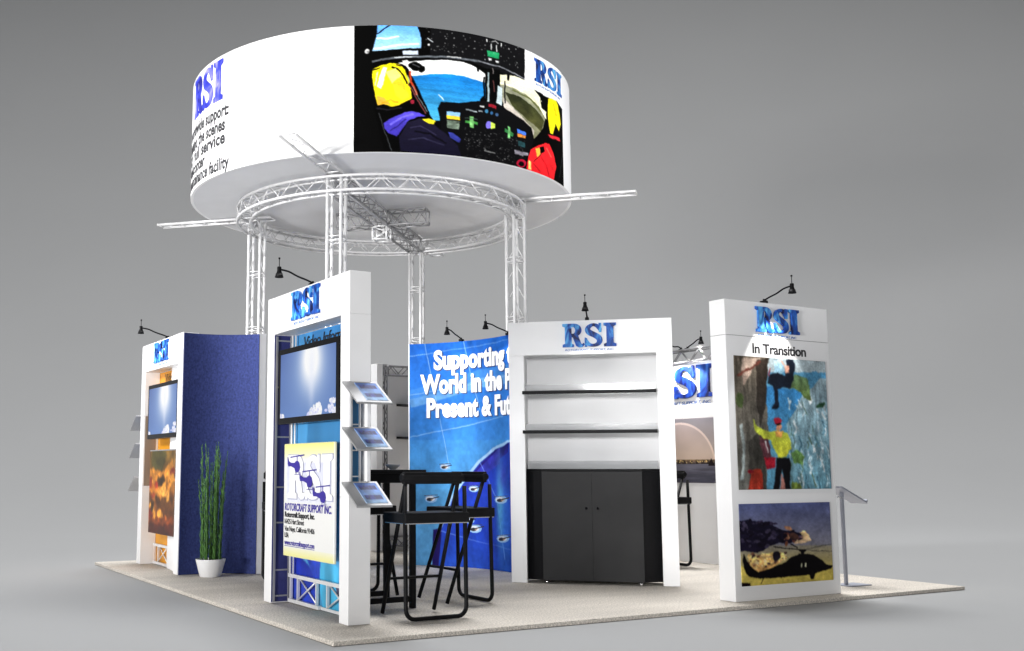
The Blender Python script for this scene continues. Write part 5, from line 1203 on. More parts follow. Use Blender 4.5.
[[60,60,72],[60,60,72],0,30,30,[220,599,245,594,244,591,219,596]],
[[80,80,92],[80,80,92],0,30,30,[199,592,240,590,240,588,199,590]]]}

# ------------------------------------------------------------ the setting
fw = Vector((math.sin(R(28.83)), math.cos(R(28.83)), 0)); rt = Vector((fw.y, -fw.x, 0)); c0 = Vector((-2.858, -5.986, 0))
prof = [(-60, -.032), (17, -.032)]
for i in range(1, 49):
    t = R(90 * i / 48); prof.append((17 + 22 * math.sin(t), -.032 + 22 * (1 - math.cos(t))))
prof.append((39, 60))
m_ = MB(); W_ = 90; vs = []
for d, h in prof:
    for sd in (-1, 1): vs.append(c0 + fw * d + rt * (sd * W_) + Vector((0, 0, h)))
m_.add(vs, [(2 * i, 2 * i + 1, 2 * i + 3, 2 * i + 2) for i in range(len(prof) - 1)], True)
tag(m_.build('backdrop', M['backdrop']), kind='structure')
S = 6.29
fl = MB().box(0, S, 0, S, -.03, 0).build('floor', M['carpet'], bevel=.004); tag(fl, kind='structure')

# ------------------------------------------------------------ hanging ring sign
DC = (2.706, 4.463); DR = 2.1666; ZB, ZT = 4.0367, 5.3005; KS = 1.15
drum = thing('ring_sign', 'huge round white overhead banner with helicopter cockpit picture above the booth', 'hanging sign', (DC[0], DC[1], ZB))
H = ZT - ZB
N = 144
m_ = MB()
for q_ in ([(DR, 0), (DR, H)], [(DR, H), (DR - .03, H)], [(DR - .03, H), (DR - .03, .0)], [(DR - .03, 0), (DR, 0)]): m_.lathe(q_, N)
m_.build('banner_wall', M['drumskin'], drum)
m_ = MB().lathe([(0, .0004), (DR - .0302, .0004)], 96); m_.build('soffit', M['soffit'], drum)
hoop = MB(); hoop.path([((DR - .045) * math.cos(t), (DR - .045) * math.sin(t), H - .03) for t in np.linspace(0, 2 * math.pi, 72, endpoint=False)], .012, closed=True); hoop.build('top_hoop', M['truss'], drum)
def on_drum(a0, a1, z0, z1, off):
    def f(u, v, d):
        a = np.radians(a0 + (a1 - a0) * u); r = DR + off - d; return (r * np.cos(a), r * np.sin(a), z1 + (z0 - z1) * v - ZB)
    return f
A = Art(640, 340, (2, 2, 2)).load('drum').finish(1, .10, 150, .006, .10)
graphic('cockpit_graphic', A, M['print_matt'], drum, on_drum(-125.1, -54.4, ZB + .002, ZT - .002, .004), .003)
def wrap(off):                    # x = arc length from angle 0 (deg offset), z local
    def f(x, z, c):
        a = x / DR; r = DR + off + c; return (r * np.cos(a), r * np.sin(a), z - ZB)
    return f
lg = logo(drum, R(-71.6) * DR, 5.012, .61, .235, 0, fn=wrap(.005), depth=.008)
lg = logo(drum, R(-187.6) * DR, 4.835, R(20.4) * DR, .415, 0, M['logo_violet'], fn=wrap(.001), depth=.01, sub=False)
for s_, z_, w_ in (('worldwide support:', 4.640, 31.2), ('behind the scenes', 4.490, 29.6), ("it's full service", 4.350, 29.7), ('helicopter', 4.215, 18.2), ('maintenance facility', 4.080, 31.8)):
    lettering(s_, .128, R(-195.2) * DR, z_, 0, M['ink_black'], drum, 'lettering', fn=wrap(.0005), width=R(w_) * DR, bold=.036, space=1.03, extrude=.0008)

# ------------------------------------------------------------ truss structure
ts = thing('truss_structure', 'white round lighting truss on four ladder columns carrying the ring sign', 'truss', (DC[0], DC[1], 0))
RO, RI, Z0, Z1 = 1.645, 1.495, 3.823, 3.972
rg = MB(); NN = 96
for r_, z_ in ((RO, Z0), (RI, Z0), (RO, Z1), (RI, Z1)):
    rg.path([(r_ * math.cos(2 * math.pi * i / NN), r_ * math.sin(2 * math.pi * i / NN), z_) for i in range(NN)], .0167, 8, True)
K = 32
for i in range(K):
    a, b, c = [2 * math.pi * (i + t) / K for t in (0, .5, 1)]
    P = lambda r_, t, z_: (r_ * math.cos(t), r_ * math.sin(t), z_)
    for r_ in (RO, RI): rg.tube(P(r_, a, Z0), P(r_, b, Z1), .0048, 6); rg.tube(P(r_, b, Z1), P(r_, c, Z0), .0048, 6)
    for z_ in (Z0, Z1): rg.tube(P(RI, a, z_), P(RO, b, z_), .0048, 6); rg.tube(P(RO, b, z_), P(RI, c, z_), .0048, 6)
rg.build('ring_truss', M['ringtruss'], ts)
def box_truss(p, q, side, r, n, up=(0, 0, 1), brace=.006, ladder=False):
    m = MB(); p = Vector(p); q = Vector(q); d = (q - p).normalized(); u = Vector(up); u = (u - d * u.dot(d)).normalized(); w = d.cross(u); h = side / 2
    cs = [(u * a + w * b) * h for a, b in ((1, 1), (1, -1), (-1, -1), (-1, 1))]; L = (q - p).length
    for c in cs: m.tube(p + c, q + c, r, 8)
    for i in range(n):
        a, b = L * i / n, L * (i + 1) / n
        for k in range(4):
            c1, c2 = cs[k], cs[(k + 1) % 4]
            if ladder:
                if (i + k // 4) % 3 == 0:
                    m.tube(p + d * a + c1, p + d * a + c2, brace, 6); m.tube(p + d * (a + .045) + c1, p + d * (a + .045) + c2, brace, 6)
                if k % 2: m.tube(p + d * a + c1, p + d * b + c2, brace * .8, 6)
            else:
                m.tube(p + d * a + (c1 if i % 2 else c2), p + d * b + (c2 if i % 2 else c1), brace, 6)
    for e in (p, q):
        for k in range(4): m.tube(e + cs[k], e + cs[(k + 1) % 4], brace * 1.4, 6)
    return m
CR = 1.5525
for a in (135, -135, -45, 45):
    x, y = CR * math.cos(R(a)), CR * math.sin(R(a))
    # corners lie along the booth axes: rotate the square by 45 degrees
    m = box_truss((x, y, 0.012), (x, y, 3.98), .144, .019, 18, up=(1, 0, 0) if a in (-45,) else (1, 1, 0), ladder=True)
    col = m.build('column', M['truss'], ts)
    MB().box(x - .16, x + .16, y - .16, y + .16, 0.001, .012).build('base_plate', M['truss'], col)
def ladder_arm(a, r0, r1):
    d = Vector((math.cos(R(a)), math.sin(R(a)), 0)); w = Vector((-d.y, d.x, 0)); m = MB(); z = Vector((0, 0, 4.007))
    for s_ in (-1, 1): m.tube(d * r0 + w * .08 * s_ + z, d * r1 + w * .08 * s_ + z, .015, 8)
    L = r1 - r0; n = 5
    for i in range(n + 1): m.tube(d * (r0 + L * i / n) + w * .08 + z, d * (r0 + L * i / n) - w * .08 + z, .008, 6)
    for i in range(0, n): m.tube(d * (r0 + L * i / n) + w * .08 * (-1) ** i + z, d * (r0 + L * (i + 1) / n) - w * .08 * (-1) ** i + z, .005, 6)
    return m
for a, r1 in ((135, 2.84), (-135, 2.91), (-45, 2.875), (45, 2.71)): ladder_arm(a, 1.36, r1).build('outrigger_arm', M['truss'], ts)
d45 = Vector((math.cos(R(45)), math.sin(R(45)), 0)); d_45 = Vector((d45.y, -d45.x, 0)); zc = Vector((0, 0, 3.90))
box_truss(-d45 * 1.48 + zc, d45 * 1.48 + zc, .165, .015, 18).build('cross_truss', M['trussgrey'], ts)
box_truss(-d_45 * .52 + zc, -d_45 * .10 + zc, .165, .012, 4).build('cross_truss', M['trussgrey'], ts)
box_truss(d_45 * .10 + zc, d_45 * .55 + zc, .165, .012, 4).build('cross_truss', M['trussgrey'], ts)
box_truss((0, 0, 3.66), (0, 0, 3.81), .165, .011, 2, up=(1, 1, 0)).build('hoist_junction', M['truss'], ts)

# ------------------------------------------------------------ arm lamps
def arm_lamp(label, base, ang, reach=.3, rise=.12, power=0, spot=60, aim=(0, 0, -1), tilt=0):
    """base: where it clamps on the panel top; ang: world direction of the arm"""
    t = thing('arm_lamp', label, 'arm lamp', base, ang, 'black arm lamps clamped along the panel tops')
    c = MB().box(-.03, .03, -.018, .018, .0005, .028); c.tube((0, 0, .02), (0, 0, .045), .009, 8); c.build('clamp', M['black'], t, .003)
    pts = catmull([(0, 0, .03), (.06 * reach / .3, 0, .05), (.14 * reach / .3, 0, rise * .72), (.22 * reach / .3, 0, rise * 1.02), (reach, 0, rise + .012)], 6)
    MB().path(pts, .0075, 8).build('arm', M['black'], t)
    hd = MB().lathe([(.0001, .034), (.014, .032), (.017, .025), (.015, .006), (.021, -.016), (.034, -.050), (.031, -.051), (.026, -.02), (.0001, -.012)], 20, (reach, 0, rise)); hd.tube((reach, 0, rise + .030), (reach, 0, rise + .098), .003, 6); hd.lathe([(.0001, .105), (.008, .102), (.008, .09), (.0001, .088)], 8, (reach, 0, rise))
    h = hd.build('lamp_head', M['black'], t)
    MB().lathe([(.0001, -.030), (.024, -.030), (.0255, -.026), (.0001, -.024)], 16, (reach, 0, rise)).build('lens', M['bulb'], h)
    if power:
        l = bpy.data.lights.new('lamp_light', 'SPOT'); l.energy = power; l.spot_size = R(spot); l.spot_blend = .22; l.shadow_soft_size = .02; l.color = (1, .97, .92)
        o = bpy.data.objects.new('lamp_light', l); COL.objects.link(o); o.parent = t; o.location = (reach, 0, rise - .068)
        o.rotation_euler = Vector(aim).to_track_quat('-Z', 'Y').to_euler()
    return t

# ------------------------------------------------------------ monitor kiosks
def brochure_art(seed=1):
    a = Art(26, 30, (205, 215, 230)); a.poly([(0, 0), (1, 0), (1, 1), (0, 1)], (70, 110, 190), (150, 190, 235), .25, 5, 5)
    for y in (.14, .62): a.poly([(.12, y), (.9, y), (.9, y + .2), (.12, y + .2)], (30, 40, 120), None, .8, 14, 12)
    return a
def screen_art():
    a = Art(220, 130, (70, 100, 170)); a.poly([(0, 0), (1, 0), (1, 1), (0, 1)], (66, 92, 160), (92, 126, 190), .05, 3, 3)
    a.glow(.58, .22, .55, .75, (150, 180, 225), 1, .75); a.glow(.58, .24, .2, .42, (225, 235, 252), 1, .9); a.glow(.58, .16, .14, .30, (255, 255, 255), 1.0, 1.8); a.glow(.59, .4, .05, .42, (235, 240, 255), 1, .6)
    rr = random.Random(3)
    for cx, cy, w in ((.66, .93, .12), (.7, .84, .06), (.94, .9, .07), (.95, .8, .05), (.03, .95, .05), (.56, .99, .05), (.62, .9, .05)):
        for i in range(16):
            k = rr.choice((232, 244, 252, 215)); a.ell(cx + rr.gauss(0, w * .5), cy + abs(rr.gauss(0, w * .7)), w * rr.uniform(.2, .45), w * rr.uniform(.3, .7), (k, k + 2, 255), None, .12, 30, 30)
    return a
def kiosk(label, loc, side, lining, art, ink, sidecol):
    """local frame: front face at y=0 looking to -y, width along x; side=+1/-1: where the trays hang"""
    k = thing('monitor_kiosk', label, 'kiosk', loc, -90); s = side; hw, iw, D = .76, .62, .17
    bx = lambda m, a, b, y0, y1, z0, z1: m.box(min(a * s, b * s), max(a * s, b * s), y0, y1, z0, z1)
    f = MB(); bx(f, -hw, -iw, 0, D, .002, 2.135); f.box(-hw, hw, 0, D, 2.1355, 2.44)
    bx(f, iw, hw, 0, D, .002, .86); bx(f, iw, hw, 0, D, 1.64, 2.135); bx(f, iw, hw, 0, .02, .8605, 1.6395); bx(f, iw + .005, hw, D - .03, D, .8605, 1.6395)
    f.build('portal_frame', M['laminate'], k, .0025, seg=1)
    m = MB(); bx(m, iw, iw + .006, .021, D - .0305, .861, 1.639); m.build('side_panel', sidecol, k)
    m = MB()
    for y in (.05, .115): m.tube((s * .70, y, .861), (s * .70, y, 1.639), .008, 8)
    for z in (1.0, 1.18, 1.36, 1.54): m.tube((s * .70, .05, z), (s * .70, .115, z), .005, 6)
    m.build('side_ladder', M['truss'], k)
    m = MB(); bx(m, -iw + .0005, -iw + .006, .004, .166, .01, 2.13); m.build('inner_lining', lining, k)
    m = MB()
    for y in (.022, .148): m.box(*sorted((s * (-iw + .0008), s * (-iw + .018))), y - .008, y + .008, .01, 2.12)
    for z in (.05, .25, .62, .9, 1.3, 1.7, 2.08): m.box(*sorted((s * (-iw + .0068), s * (-iw + .014))), .03, .14, z, z + .012)
    m.build('lining_frame', M['trussgrey'], k)
    graphic('back_graphic', art, M['print'], k, flat(-iw - .01, iw + .01, .004, 2.13, D + .003), .01)
    m = MB()
    for z in (.022, .215): m.box(-iw + .03, -.02 if z < .1 else iw - .01, D - .035, D - .005, z - .014, z + .014)
    m.box(-.015, iw - .01, D - .012, D - .002, .008, .03)
    for x in (-.56, -.42, -.07, .12, .5): m.box(x - .008, x + .008, D - .03, D - .01, .0362, .2008)
    for a, b in ((-.40, -.09), (.14, .48)):
        m.tube((a, D - .028, .04), (b, D - .028, .198), .007, 6); m.tube((a, D - .012, .198), (b, D - .012, .04), .007, 6)
    m.tube((-s * .56, D - .03, .23), (-s * .56, D - .03, 2.13), .011, 8); m.tube((-s * .52, D - .02, .23), (-s * .52, D - .02, 2.13), .008, 8)
    m.build('inner_truss', M['truss'], k)
    lettering('Video Information', .095, -.40, 2.01, D - .001, ink, k, 'lettering', width=1.0, bold=.0, shear=.2, extrude=.001)
    logo(k, -.235, 2.205, .505, .212, 0)
    MB().box(-.3, .3, -.004, -.0005, 2.1335, 2.1345).build('seam', M['seam'], k)
    for z in (1.655, 1.340, .965):
        y0, y1 = -.055, .215; a = s * (hw + .004); b = s * (hw + .235); th = .014
        q0 = [(a, y0, z), (a, y1, z), (a, y1, z - th), (a, y0, z - th)]; q1 = [(b, y0, z - .155), (b, y1, z - .155), (b, y1, z - .155 - th), (b, y0, z - .155 - th)]
        m = MB().hull8(q0, q1); m.tube((a + s * .03, .05, z - .09), (s * (hw - .02), .05, z - .12), .008, 6); t = m.build('brochure_tray', M['tray'], k)
        e = lambda u, v, d, z=z: ((a + (b - a) * (.08 + .84 * v)), (y0 + (y1 - y0) * (.30 + .62 * u)), z - .155 * (.08 + .84 * v) + .004 - d)
        graphic('brochure', brochure_art(), M['print'], t, e, .003)
    return k
# blue kiosk graphic
A = Art(90, 150, (60, 130, 185)); A.poly([(0, 0), (1, 0), (1, 1), (0, 1)], (48, 112, 168), (70, 150, 200), .18, 5, 3)
A.poly([(0, .0), (.3, 0), (.22, .5), (.3, .8), (0, 1)], (60, 130, 185), (90, 165, 215), .15, 6, 3)
A.poly([(0, .84), (.12, .82), (.3, .86), (.42, .93), (.40, 1), (0, 1)], (24, 40, 150), (30, 60, 170), .3, 8, 12); A.poly([(.2, .80), (.45, .83), (.52, .9), (.36, .9)], (30, 60, 175), None, .3)
A.poly([(.45, .82), (.7, .84), (.7, 1), (.5, 1), (.44, .93)], (70, 170, 215), (60, 165, 205), .25, 9, 9); A.poly([(.66, .91), (.8, .9), (1, .94), (1, 1), (.75, 1)], (95, 90, 120), (60, 50, 90), .7, 20, 30)
M['lin_navy'] = M['navyside']
k1 = kiosk('white portal kiosk with blue backing, three grey trays and address sign', (.36, 1.29, 0), 1, M['navyside'], A, M['ink_black'], M['blueside'])
A = Art(80, 120, (205, 138, 8)); A.poly([(0, 0), (1, 0), (1, 1), (0, 1)], (205, 136, 10), (210, 142, 8), .06, 6, 6)
k2 = kiosk('white portal kiosk with yellow backing beside the navy wall', (.37, 5.148, 0), -1, M['beige'], A, M['inkgold'], M['beige'])
def monitor(label, loc):
    t = thing('monitor', label, 'monitor', loc, -90, 'black monitors hung in the portal kiosks')
    MB().box(-.565, .565, 0, .06, 0, .60).build('casing', M['gloss_black'], t, .006)
    graphic('screen', screen_art(), M['screen'], t, flat(-.515, .505, .05, .555, -.003), .002)
    MB().box(-.12, .12, .0605, .085, .15, .45).build('wall_bracket', M['black'], t)
    return t
monitor('black flat monitor showing sun and sky above the address sign', (.378, 1.285, 1.40))
monitor('black flat monitor showing sun and sky on the yellow kiosk', (.388, 5.115, 1.375))

# address sign
A = Art(120, 130, (226, 226, 224)); A.poly([(0, 0), (1, 0), (1, .09), (0, .09)], (226, 220, 130), (228, 226, 180)); A.poly([(0, .09), (1, .09), (1, .14), (0, .14)], (228, 226, 180), (228, 228, 222))
A.poly([(0, .92), (1, .92), (1, 1), (0, 1)], (228, 227, 205), (226, 222, 140)); A.poly([(.06, .17), (.95, .17), (.95, .52), (.06, .52)], (206, 208, 226), (220, 222, 232), .05)
sg = thing('address_sign', 'cream poster board with three navy helicopters and company address', 'sign', (.398, 1.275, .385), -90)
graphic('board', A, M['print'], sg, flat(-.455, .455, 0, .86, -.010), .02)
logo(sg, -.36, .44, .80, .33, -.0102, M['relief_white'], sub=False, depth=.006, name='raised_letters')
logo(sg, -.352, .449, .784, .314, -.0162, M['ink_white'], sub=False, depth=.003, name='raised_letters')
def heli(m, x, z, s_, y):
    P = lambda pts: [(x + a * s_, z + b * s_) for a, b in pts]
    def pl(pts, dd):
        q = P(pts); n = len(q); v = [(a, y, b) for a, b in q] + [(a, y - dd, b) for a, b in q]
        m.add(v, [tuple(range(n)), tuple(range(2 * n - 1, n - 1, -1))] + [(i, n + i, n + (i + 1) % n, (i + 1) % n) for i in range(n)])
    pl([(-.2, -.25), (-.1, -.42), (.2, -.46), (.42, -.36), (.5, -.2), (.4, .02), (.2, .12), (-.02, .1), (-.18, .02), (-.6, .02), (-.9, .1), (-1, .3), (-1.08, .3), (-1.05, -.02), (-.98, -.16), (-.6, -.16)], .0012)
    pl([(-.7, .26), (.9, .36), (.9, .42), (-.7, .32)], .0014); pl([(.08, .1), (.16, .1), (.16, .36), (.08, .36)], .001); pl([(-.2, -.58), (.45, -.56), (.52, -.5), (.48, -.5), (.44, -.53), (-.2, -.55)], .001)
    pl([(0, -.55), (.04, -.55), (.06, -.42), (.02, -.42)], .0008); pl([(.3, -.55), (.34, -.55), (.32, -.40), (.28, -.40)], .0008)
m = MB(); heli(m, -.20, .71, .155, -.0200); heli(m, .03, .60, .155, -.0200); heli(m, .27, .49, .150, -.0200); m.build('helicopter_emblems', M['ink_navy'], sg)
lettering('ROTORCRAFT SUPPORT INC.', .055, -.43, .348, -.0105, M['ink_navy'], sg, width=.85, space=1.03, bold=.025, shear=.12)
for s_, z_, w_, b_, c_ in (('Rotorcraft Support, Inc.', .298, .56, .03, 0), ('16425 Hart Street', .245, .37, 0, 0), ('Van Nuys, California 91406', .190, .56, 0, 0), ('USA', .140, .08, 0, 0), ('www.rotorcraftsupport.com', .085, .56, 0.005, 1)):
    lettering(s_, .038, -.43, z_, -.0105, M['ink_navy'] if c_ else M['ink_black'], sg, width=w_, bold=b_ + .012)
MB().box(-.43, .13, -.0122, -.0105, .074, .078).build('underline', M['ink_navy'], sg)

# poster hung on the yellow kiosk
A = Art(110, 120, (120, 90, 30)); A.poly([(0, 0), (1, 0), (1, 1), (0, 1)], (92, 84, 44), (90, 52, 22), .5, 4, 4)
rr = random.Random(8)
A.poly([(.0, .2), (.5, .25), (.9, .1), (1, .3), (.7, .55), (.2, .62), (0, .5)], (150, 118, 52), (190, 140, 60), .6, 7, 5)
for i in range(26):
    A.ell(rr.uniform(0, 1), rr.uniform(.25, .8), rr.uniform(.05, .16), rr.uniform(.02, .08), rr.choice([(205, 165, 80), (160, 105, 40), (70, 48, 24), (225, 190, 110), (120, 44, 26), (56, 44, 22)]), None, .4, 14, 14)
A.ell(.3, .42, .06, .05, (150, 50, 30)); A.ell(.35, .08, .3, .16, (60, 66, 40), None, .4); A.poly([(0, .82), (1, .78), (1, .86), (0, .9)], (110, 62, 28), None, .3); A.poly([(0, .9), (1, .86), (1, 1), (0, 1)], (74, 34, 18), (60, 26, 14), .3)
gp = thing('hanging_poster', 'brown and gold photo poster below the monitor of the yellow kiosk', 'poster', (.40, 5.115, .36), -90)
A.finish(3, .15, 50, .04, .3); A.c = np.clip(A.c * (1.02, .84, .6), 0, 255)
graphic('poster_sheet', A, M['print'], gp, flat(-.46, .46, 0, .88, 0), .006)
MB().box(-.47, .47, -.002, .008, .8805, .895).build('poster_rail', M['trussgrey'], gp)

# ------------------------------------------------------------ curved navy wall beside the yellow kiosk
nw = thing('curved_wall', 'curved navy blue fabric wall with white end post behind the potted reeds', 'wall panel', (.386, 4.383, 0))
ncx, ncy, nr = 0.5440 - .386, 3.7210 - 4.383, 0.6521
a0 = math.atan2(4.350 - 3.7210, .372 - 0.5440); a1 = math.atan2(4.088 - 3.7210, 1.083 - 0.5440)
outer = [(ncx + (nr + .006) * math.cos(a0 + (a1 - a0) * i / 24), ncy + (nr + .006) * math.sin(a0 + (a1 - a0) * i / 24)) for i in range(25)]
inner = [(ncx + nr * math.cos(a0 + (a1 - a0) * i / 24), ncy + nr * math.sin(a0 + (a1 - a0) * i / 24)) for i in range(25)]
MB().prism(inner + outer[::-1], .004, 2.43).build('fabric_panel', M['navy'], nw)
ex, ey = 1.083 - .386, 4.092 - 4.383
MB().prism([(ex, ey), (ex + .085, ey + .012), (ex + .12, ey + .30), (ex + .03, ey + .30)], .002, 2.44).build('end_post', M['laminate'], nw, .003)
MB().prism([(.03, .075), (.10, .75), (.80, .60), (.80, .03), (.60, -.0), (.35, .075)], .002, 2.41).build('rear_body', M['laminate'], nw, .003)

# ------------------------------------------------------------ curved world mural wall
WC = (1.887487, 3.082884); WR = 1.535326; WA0, WA2 = 47.233, -25.98   # the print runs 5 % past the end of the wall
ww = thing('curved_mural_wall', 'tall curved blue mural wall with globe and white headline', 'mural wall', (WC[0], WC[1], 0))
def onw(u, v, d):
    a = np.radians(WA0 + (WA2 - WA0) * u); r = WR + d; return (r * np.cos(a), r * np.sin(a), 2.44 - 2.436 * v)
A = Art(547, 460, (40, 110, 215)).load('world').glow(.50, .84, .055, .22, (36, 60, 176), 1, .6).glow(.575, .72, .03, .17, (110, 205, 245), 1, .85).glow(.62, .80, .05, .2, (60, 130, 225), 1, .6).glow(.60, .60, .03, .05, (60, 50, 160), 1, .5).finish(1, .06, 60, .003, .10).load('worldheli').finish(0, .02, 60); A.u = A.u[:, :520] / .95; A.v = A.v[:, :520]; A.c = A.c[:, :520]; A.nx = 520; graphic('mural', A, M['print_mural'], ww, onw, .006)
def arcp(r, a0, a1, n): return [(r * math.cos(R(a0 + (a1 - a0) * i / n)), r * math.sin(R(a0 + (a1 - a0) * i / n))) for i in range(n + 1)]
MB().prism(arcp(WR + .0075, WA0 + .5, WA2 - .3, 48) + arcp(WR + .04, WA0 + .5, WA2 - .3, 48)[::-1], .002, 2.438).build('wall_core', M['laminate'], ww)
def wl(x, z, c):
    a = R(WA0) - x / WR; r = WR - .0015 - c; return (r * np.cos(a), r * np.sin(a), z)
WL = 2.065
for s_, u0, z_, w_ in (('Supporting the', .14, 2.150, 1.37), ('World in the Past,', .062, 1.885, 1.57), ('Present & Future', .098, 1.622, 1.49)):
    t = lettering(s_, .20, u0 * WL, z_, 0, M['ink_white'], ww, 'headline', fn=lambda x, z, c: wl(x, z, c + .006), width=w_, bold=.042, space=1.02, extrude=.002)
    lettering(s_, .20, u0 * WL + .010, z_ - .012, 0, M['ink_shadow'], t, 'letter_shadow', fn=wl, width=w_, bold=.042, space=1.02, extrude=.001)

# ------------------------------------------------------------ display cabinet
cb = thing('display_cabinet', 'white display cabinet with three glass shelves over charcoal cupboard doors', 'cabinet', (3.45, 1.71, 0), math.degrees(math.atan2(1.2 - 2.22, 4.01 - 2.89)))
f = MB(); f.box(-.757, -.612, 0, .06, .002, 2.1195); f.box(.612, .757, 0, .06, .002, 2.1195); f.box(-.757, .757, 0, .06, 2.12, 2.44)
f.build('portal_frame', M['laminate'], cb, .003)
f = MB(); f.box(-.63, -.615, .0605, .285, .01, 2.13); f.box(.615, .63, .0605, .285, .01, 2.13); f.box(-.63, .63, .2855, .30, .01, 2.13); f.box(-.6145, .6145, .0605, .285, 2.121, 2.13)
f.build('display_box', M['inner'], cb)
for z in (1.765, 1.395):
    sh = MB().box(-.612, .612, .0, .28, z - .006, z + .006).build('glass_shelf', M['glass'], cb, .002)
    MB().box(-.605, .605, .004, .010, z + .0065, z + .075).build('grey_strip', M['greystrip'], sh)  # translucent grey strip standing above the shelf edge
    MB().box(-.628, .602, -.055, -.002, z - .016, z + .014).build('shelf_edge', M['black'], sh, .003)
cf = [(-.6115, .085), (-.462, -.01), (.452, -.01), (.6115, .085), (.6115, .282), (-.6115, .282)]
cup = MB().prism(cf, .03, 1.03).build('cupboard', M['black'], cb, .003)
MB().prism([(-.612, .095), (-.466, -.022), (.456, -.022), (.612, .095), (.612, .284), (-.612, .284)], 1.0305, 1.05).build('counter_top', M['black'], cb, .003)
MB().box(-.600, .600, .10, .106, 1.0505, 1.125).build('grey_strip', M['greystrip'], cb)
for a, b in ((-.460, -.0050), (-.0042, .450)):
    d = MB().box(a, b, -.030, -.0105, .035, 1.025).build('door', M['cabinet'], cup, .001)
    kx = -.055 if a < -.1 else .048
    MB().lathe([(.0001, 0), (.011, 0), (.011, .014), (.0001, .015)], 14, (0, 0, 0)).build('knob', M['gloss_black'], cup, loc=(kx, -.032, .69)).rotation_euler = (R(90), 0, 0)
for x in (-.43, .42):
    MB().tube((x, .01, .001), (x, .01, .0295), .014, 12).build('foot', M['steel'], cb)
logo(cb, -.238, 2.192, .487, .212, 0)

# ------------------------------------------------------------ climbing-poster tower
tw = thing('poster_tower', 'white slab tower headed In Transition with climbing and helicopter pictures', 'poster tower', (4.23, .17, 0))
MB().box(-.62, .62, 0, .167, .002, 2.142).build('tower_body', M['laminate'], tw, .003)
MB().box(-.62, .62, 0, .167, 2.146, 2.44).build('header', M['laminate'], tw, .003)
MB().box(-.612, .612, .003, .16, 2.1422, 2.1458).build('seam', M['seam'], tw)
A = Art(230, 240, (90, 150, 185)).load('climb').finish(2, .16, 90, .013, .22); graphic('climbing_poster', A, M['print_matt'], tw, flat(3.69 - 4.23, 4.79 - 4.23, .883, 1.975, -.006), .005)
A = Art(220, 140, (70, 80, 125)).load('heli').finish(1, .08, 60, .010, .14); graphic('helicopter_poster', A, M['print_matt'], tw, flat(3.68 - 4.23, 4.755 - 4.23, .12, .77, -.006), .005)
lettering('In Transition', .082, 3.913 - 4.23, 2.008, 0, M['ink_black'], tw, width=.645, bold=.022)
logo(tw, 3.965 - 4.23, 2.192, .505, .205, 0)

# literature stand
st = thing('literature_stand', 'blue grey metal reading stand with sloping tray beside the climbing poster tower', 'stand', (5.40, .55, 0))
MB().box(-.06, .22, -.10, .10, .001, .010).build('base_plate', M['standgrey'], st, .003)
MB().box(-.016, .016, -.012, .012, .0105, .835).build('post', M['standgrey'], st, .004)
m = MB().hull8([(-.10, -.09, .895), (-.10, .09, .895), (-.10, .09, .876), (-.10, -.09, .876)], [(.235, -.09, .752), (.235, .09, .752), (.235, .09, .733), (.235, -.09, .733)]); m.build('sloping_tray', M['standgrey'], st, .003)
MB().hull8([(.222, -.09, .762), (.222, .09, .762), (.222, .09, .7595), (.222, -.09, .7595)], [(.236, -.09, .775), (.236, .09, .775), (.238, .09, .750), (.238, -.09, .750)]).build('tray_lip', M['standgrey'], st)
MB().tube((-.13, -.06, .80), (-.02, -.02, .785), .008, 8).build('tilt_lever', M['steel'], st)

# ------------------------------------------------------------ rear walls
bw = thing('rear_logo_wall', 'white wall with big blue letters and dusk lake picture between cabinet and poster tower', 'wall panel', (5.93, 3.10, 0), -90)
MB().box(-.76, .76, 0, .05, .002, 2.268).build('wall_panel', M['laminate'], bw, .003)
box_truss((-.76, .03, 2.345), (.76, .03, 2.345), .14, .011, 11, brace=.006).build('top_truss', M['trussgrey'], bw)
logo(bw, -.49, 1.865, 1.0, .355, 0, M['logo_rear'], sub=True, depth=.03, subcap=.036)
A = Art(150, 110, (170, 150, 150)); A.poly([(0, 0), (1, 0), (1, .7), (0, .7)], (146, 142, 150), (190, 170, 156), .06, 4, 4)
t_ = np.linspace(0, np.pi, 30); arc = lambda r_: [(.47 + r_ * 1.0 * math.cos(t), .72 - r_ * 1.35 * math.sin(t)) for t in t_]
A.poly(arc(.49), (226, 208, 204), (228, 204, 184), .05, 4, 4); A.poly(arc(.465), (186, 170, 170), (212, 188, 168), .05, 4, 4)
A.poly([(0, .64), (1, .64), (1, .72), (0, .72)], (120, 96, 70), (60, 56, 60), .7, 40, 12)
for i in range(40): A.ell(rr.uniform(.05, .98), rr.uniform(.655, .69), .006, .007, (250, 215, 140))
A.poly([(0, .71), (1, .71), (1, 1), (0, 1)], (104, 102, 114), (72, 72, 84), .25, 5, 30); A.poly([(.86, .7), (.9, .62), (.93, .7), (.99, .68), (.99, .74), (.86, .74)], (40, 34, 34))
graphic('dusk_poster', A, M['print_matt'], bw, flat(-.56, .56, .89, 1.625, -.006), .005)

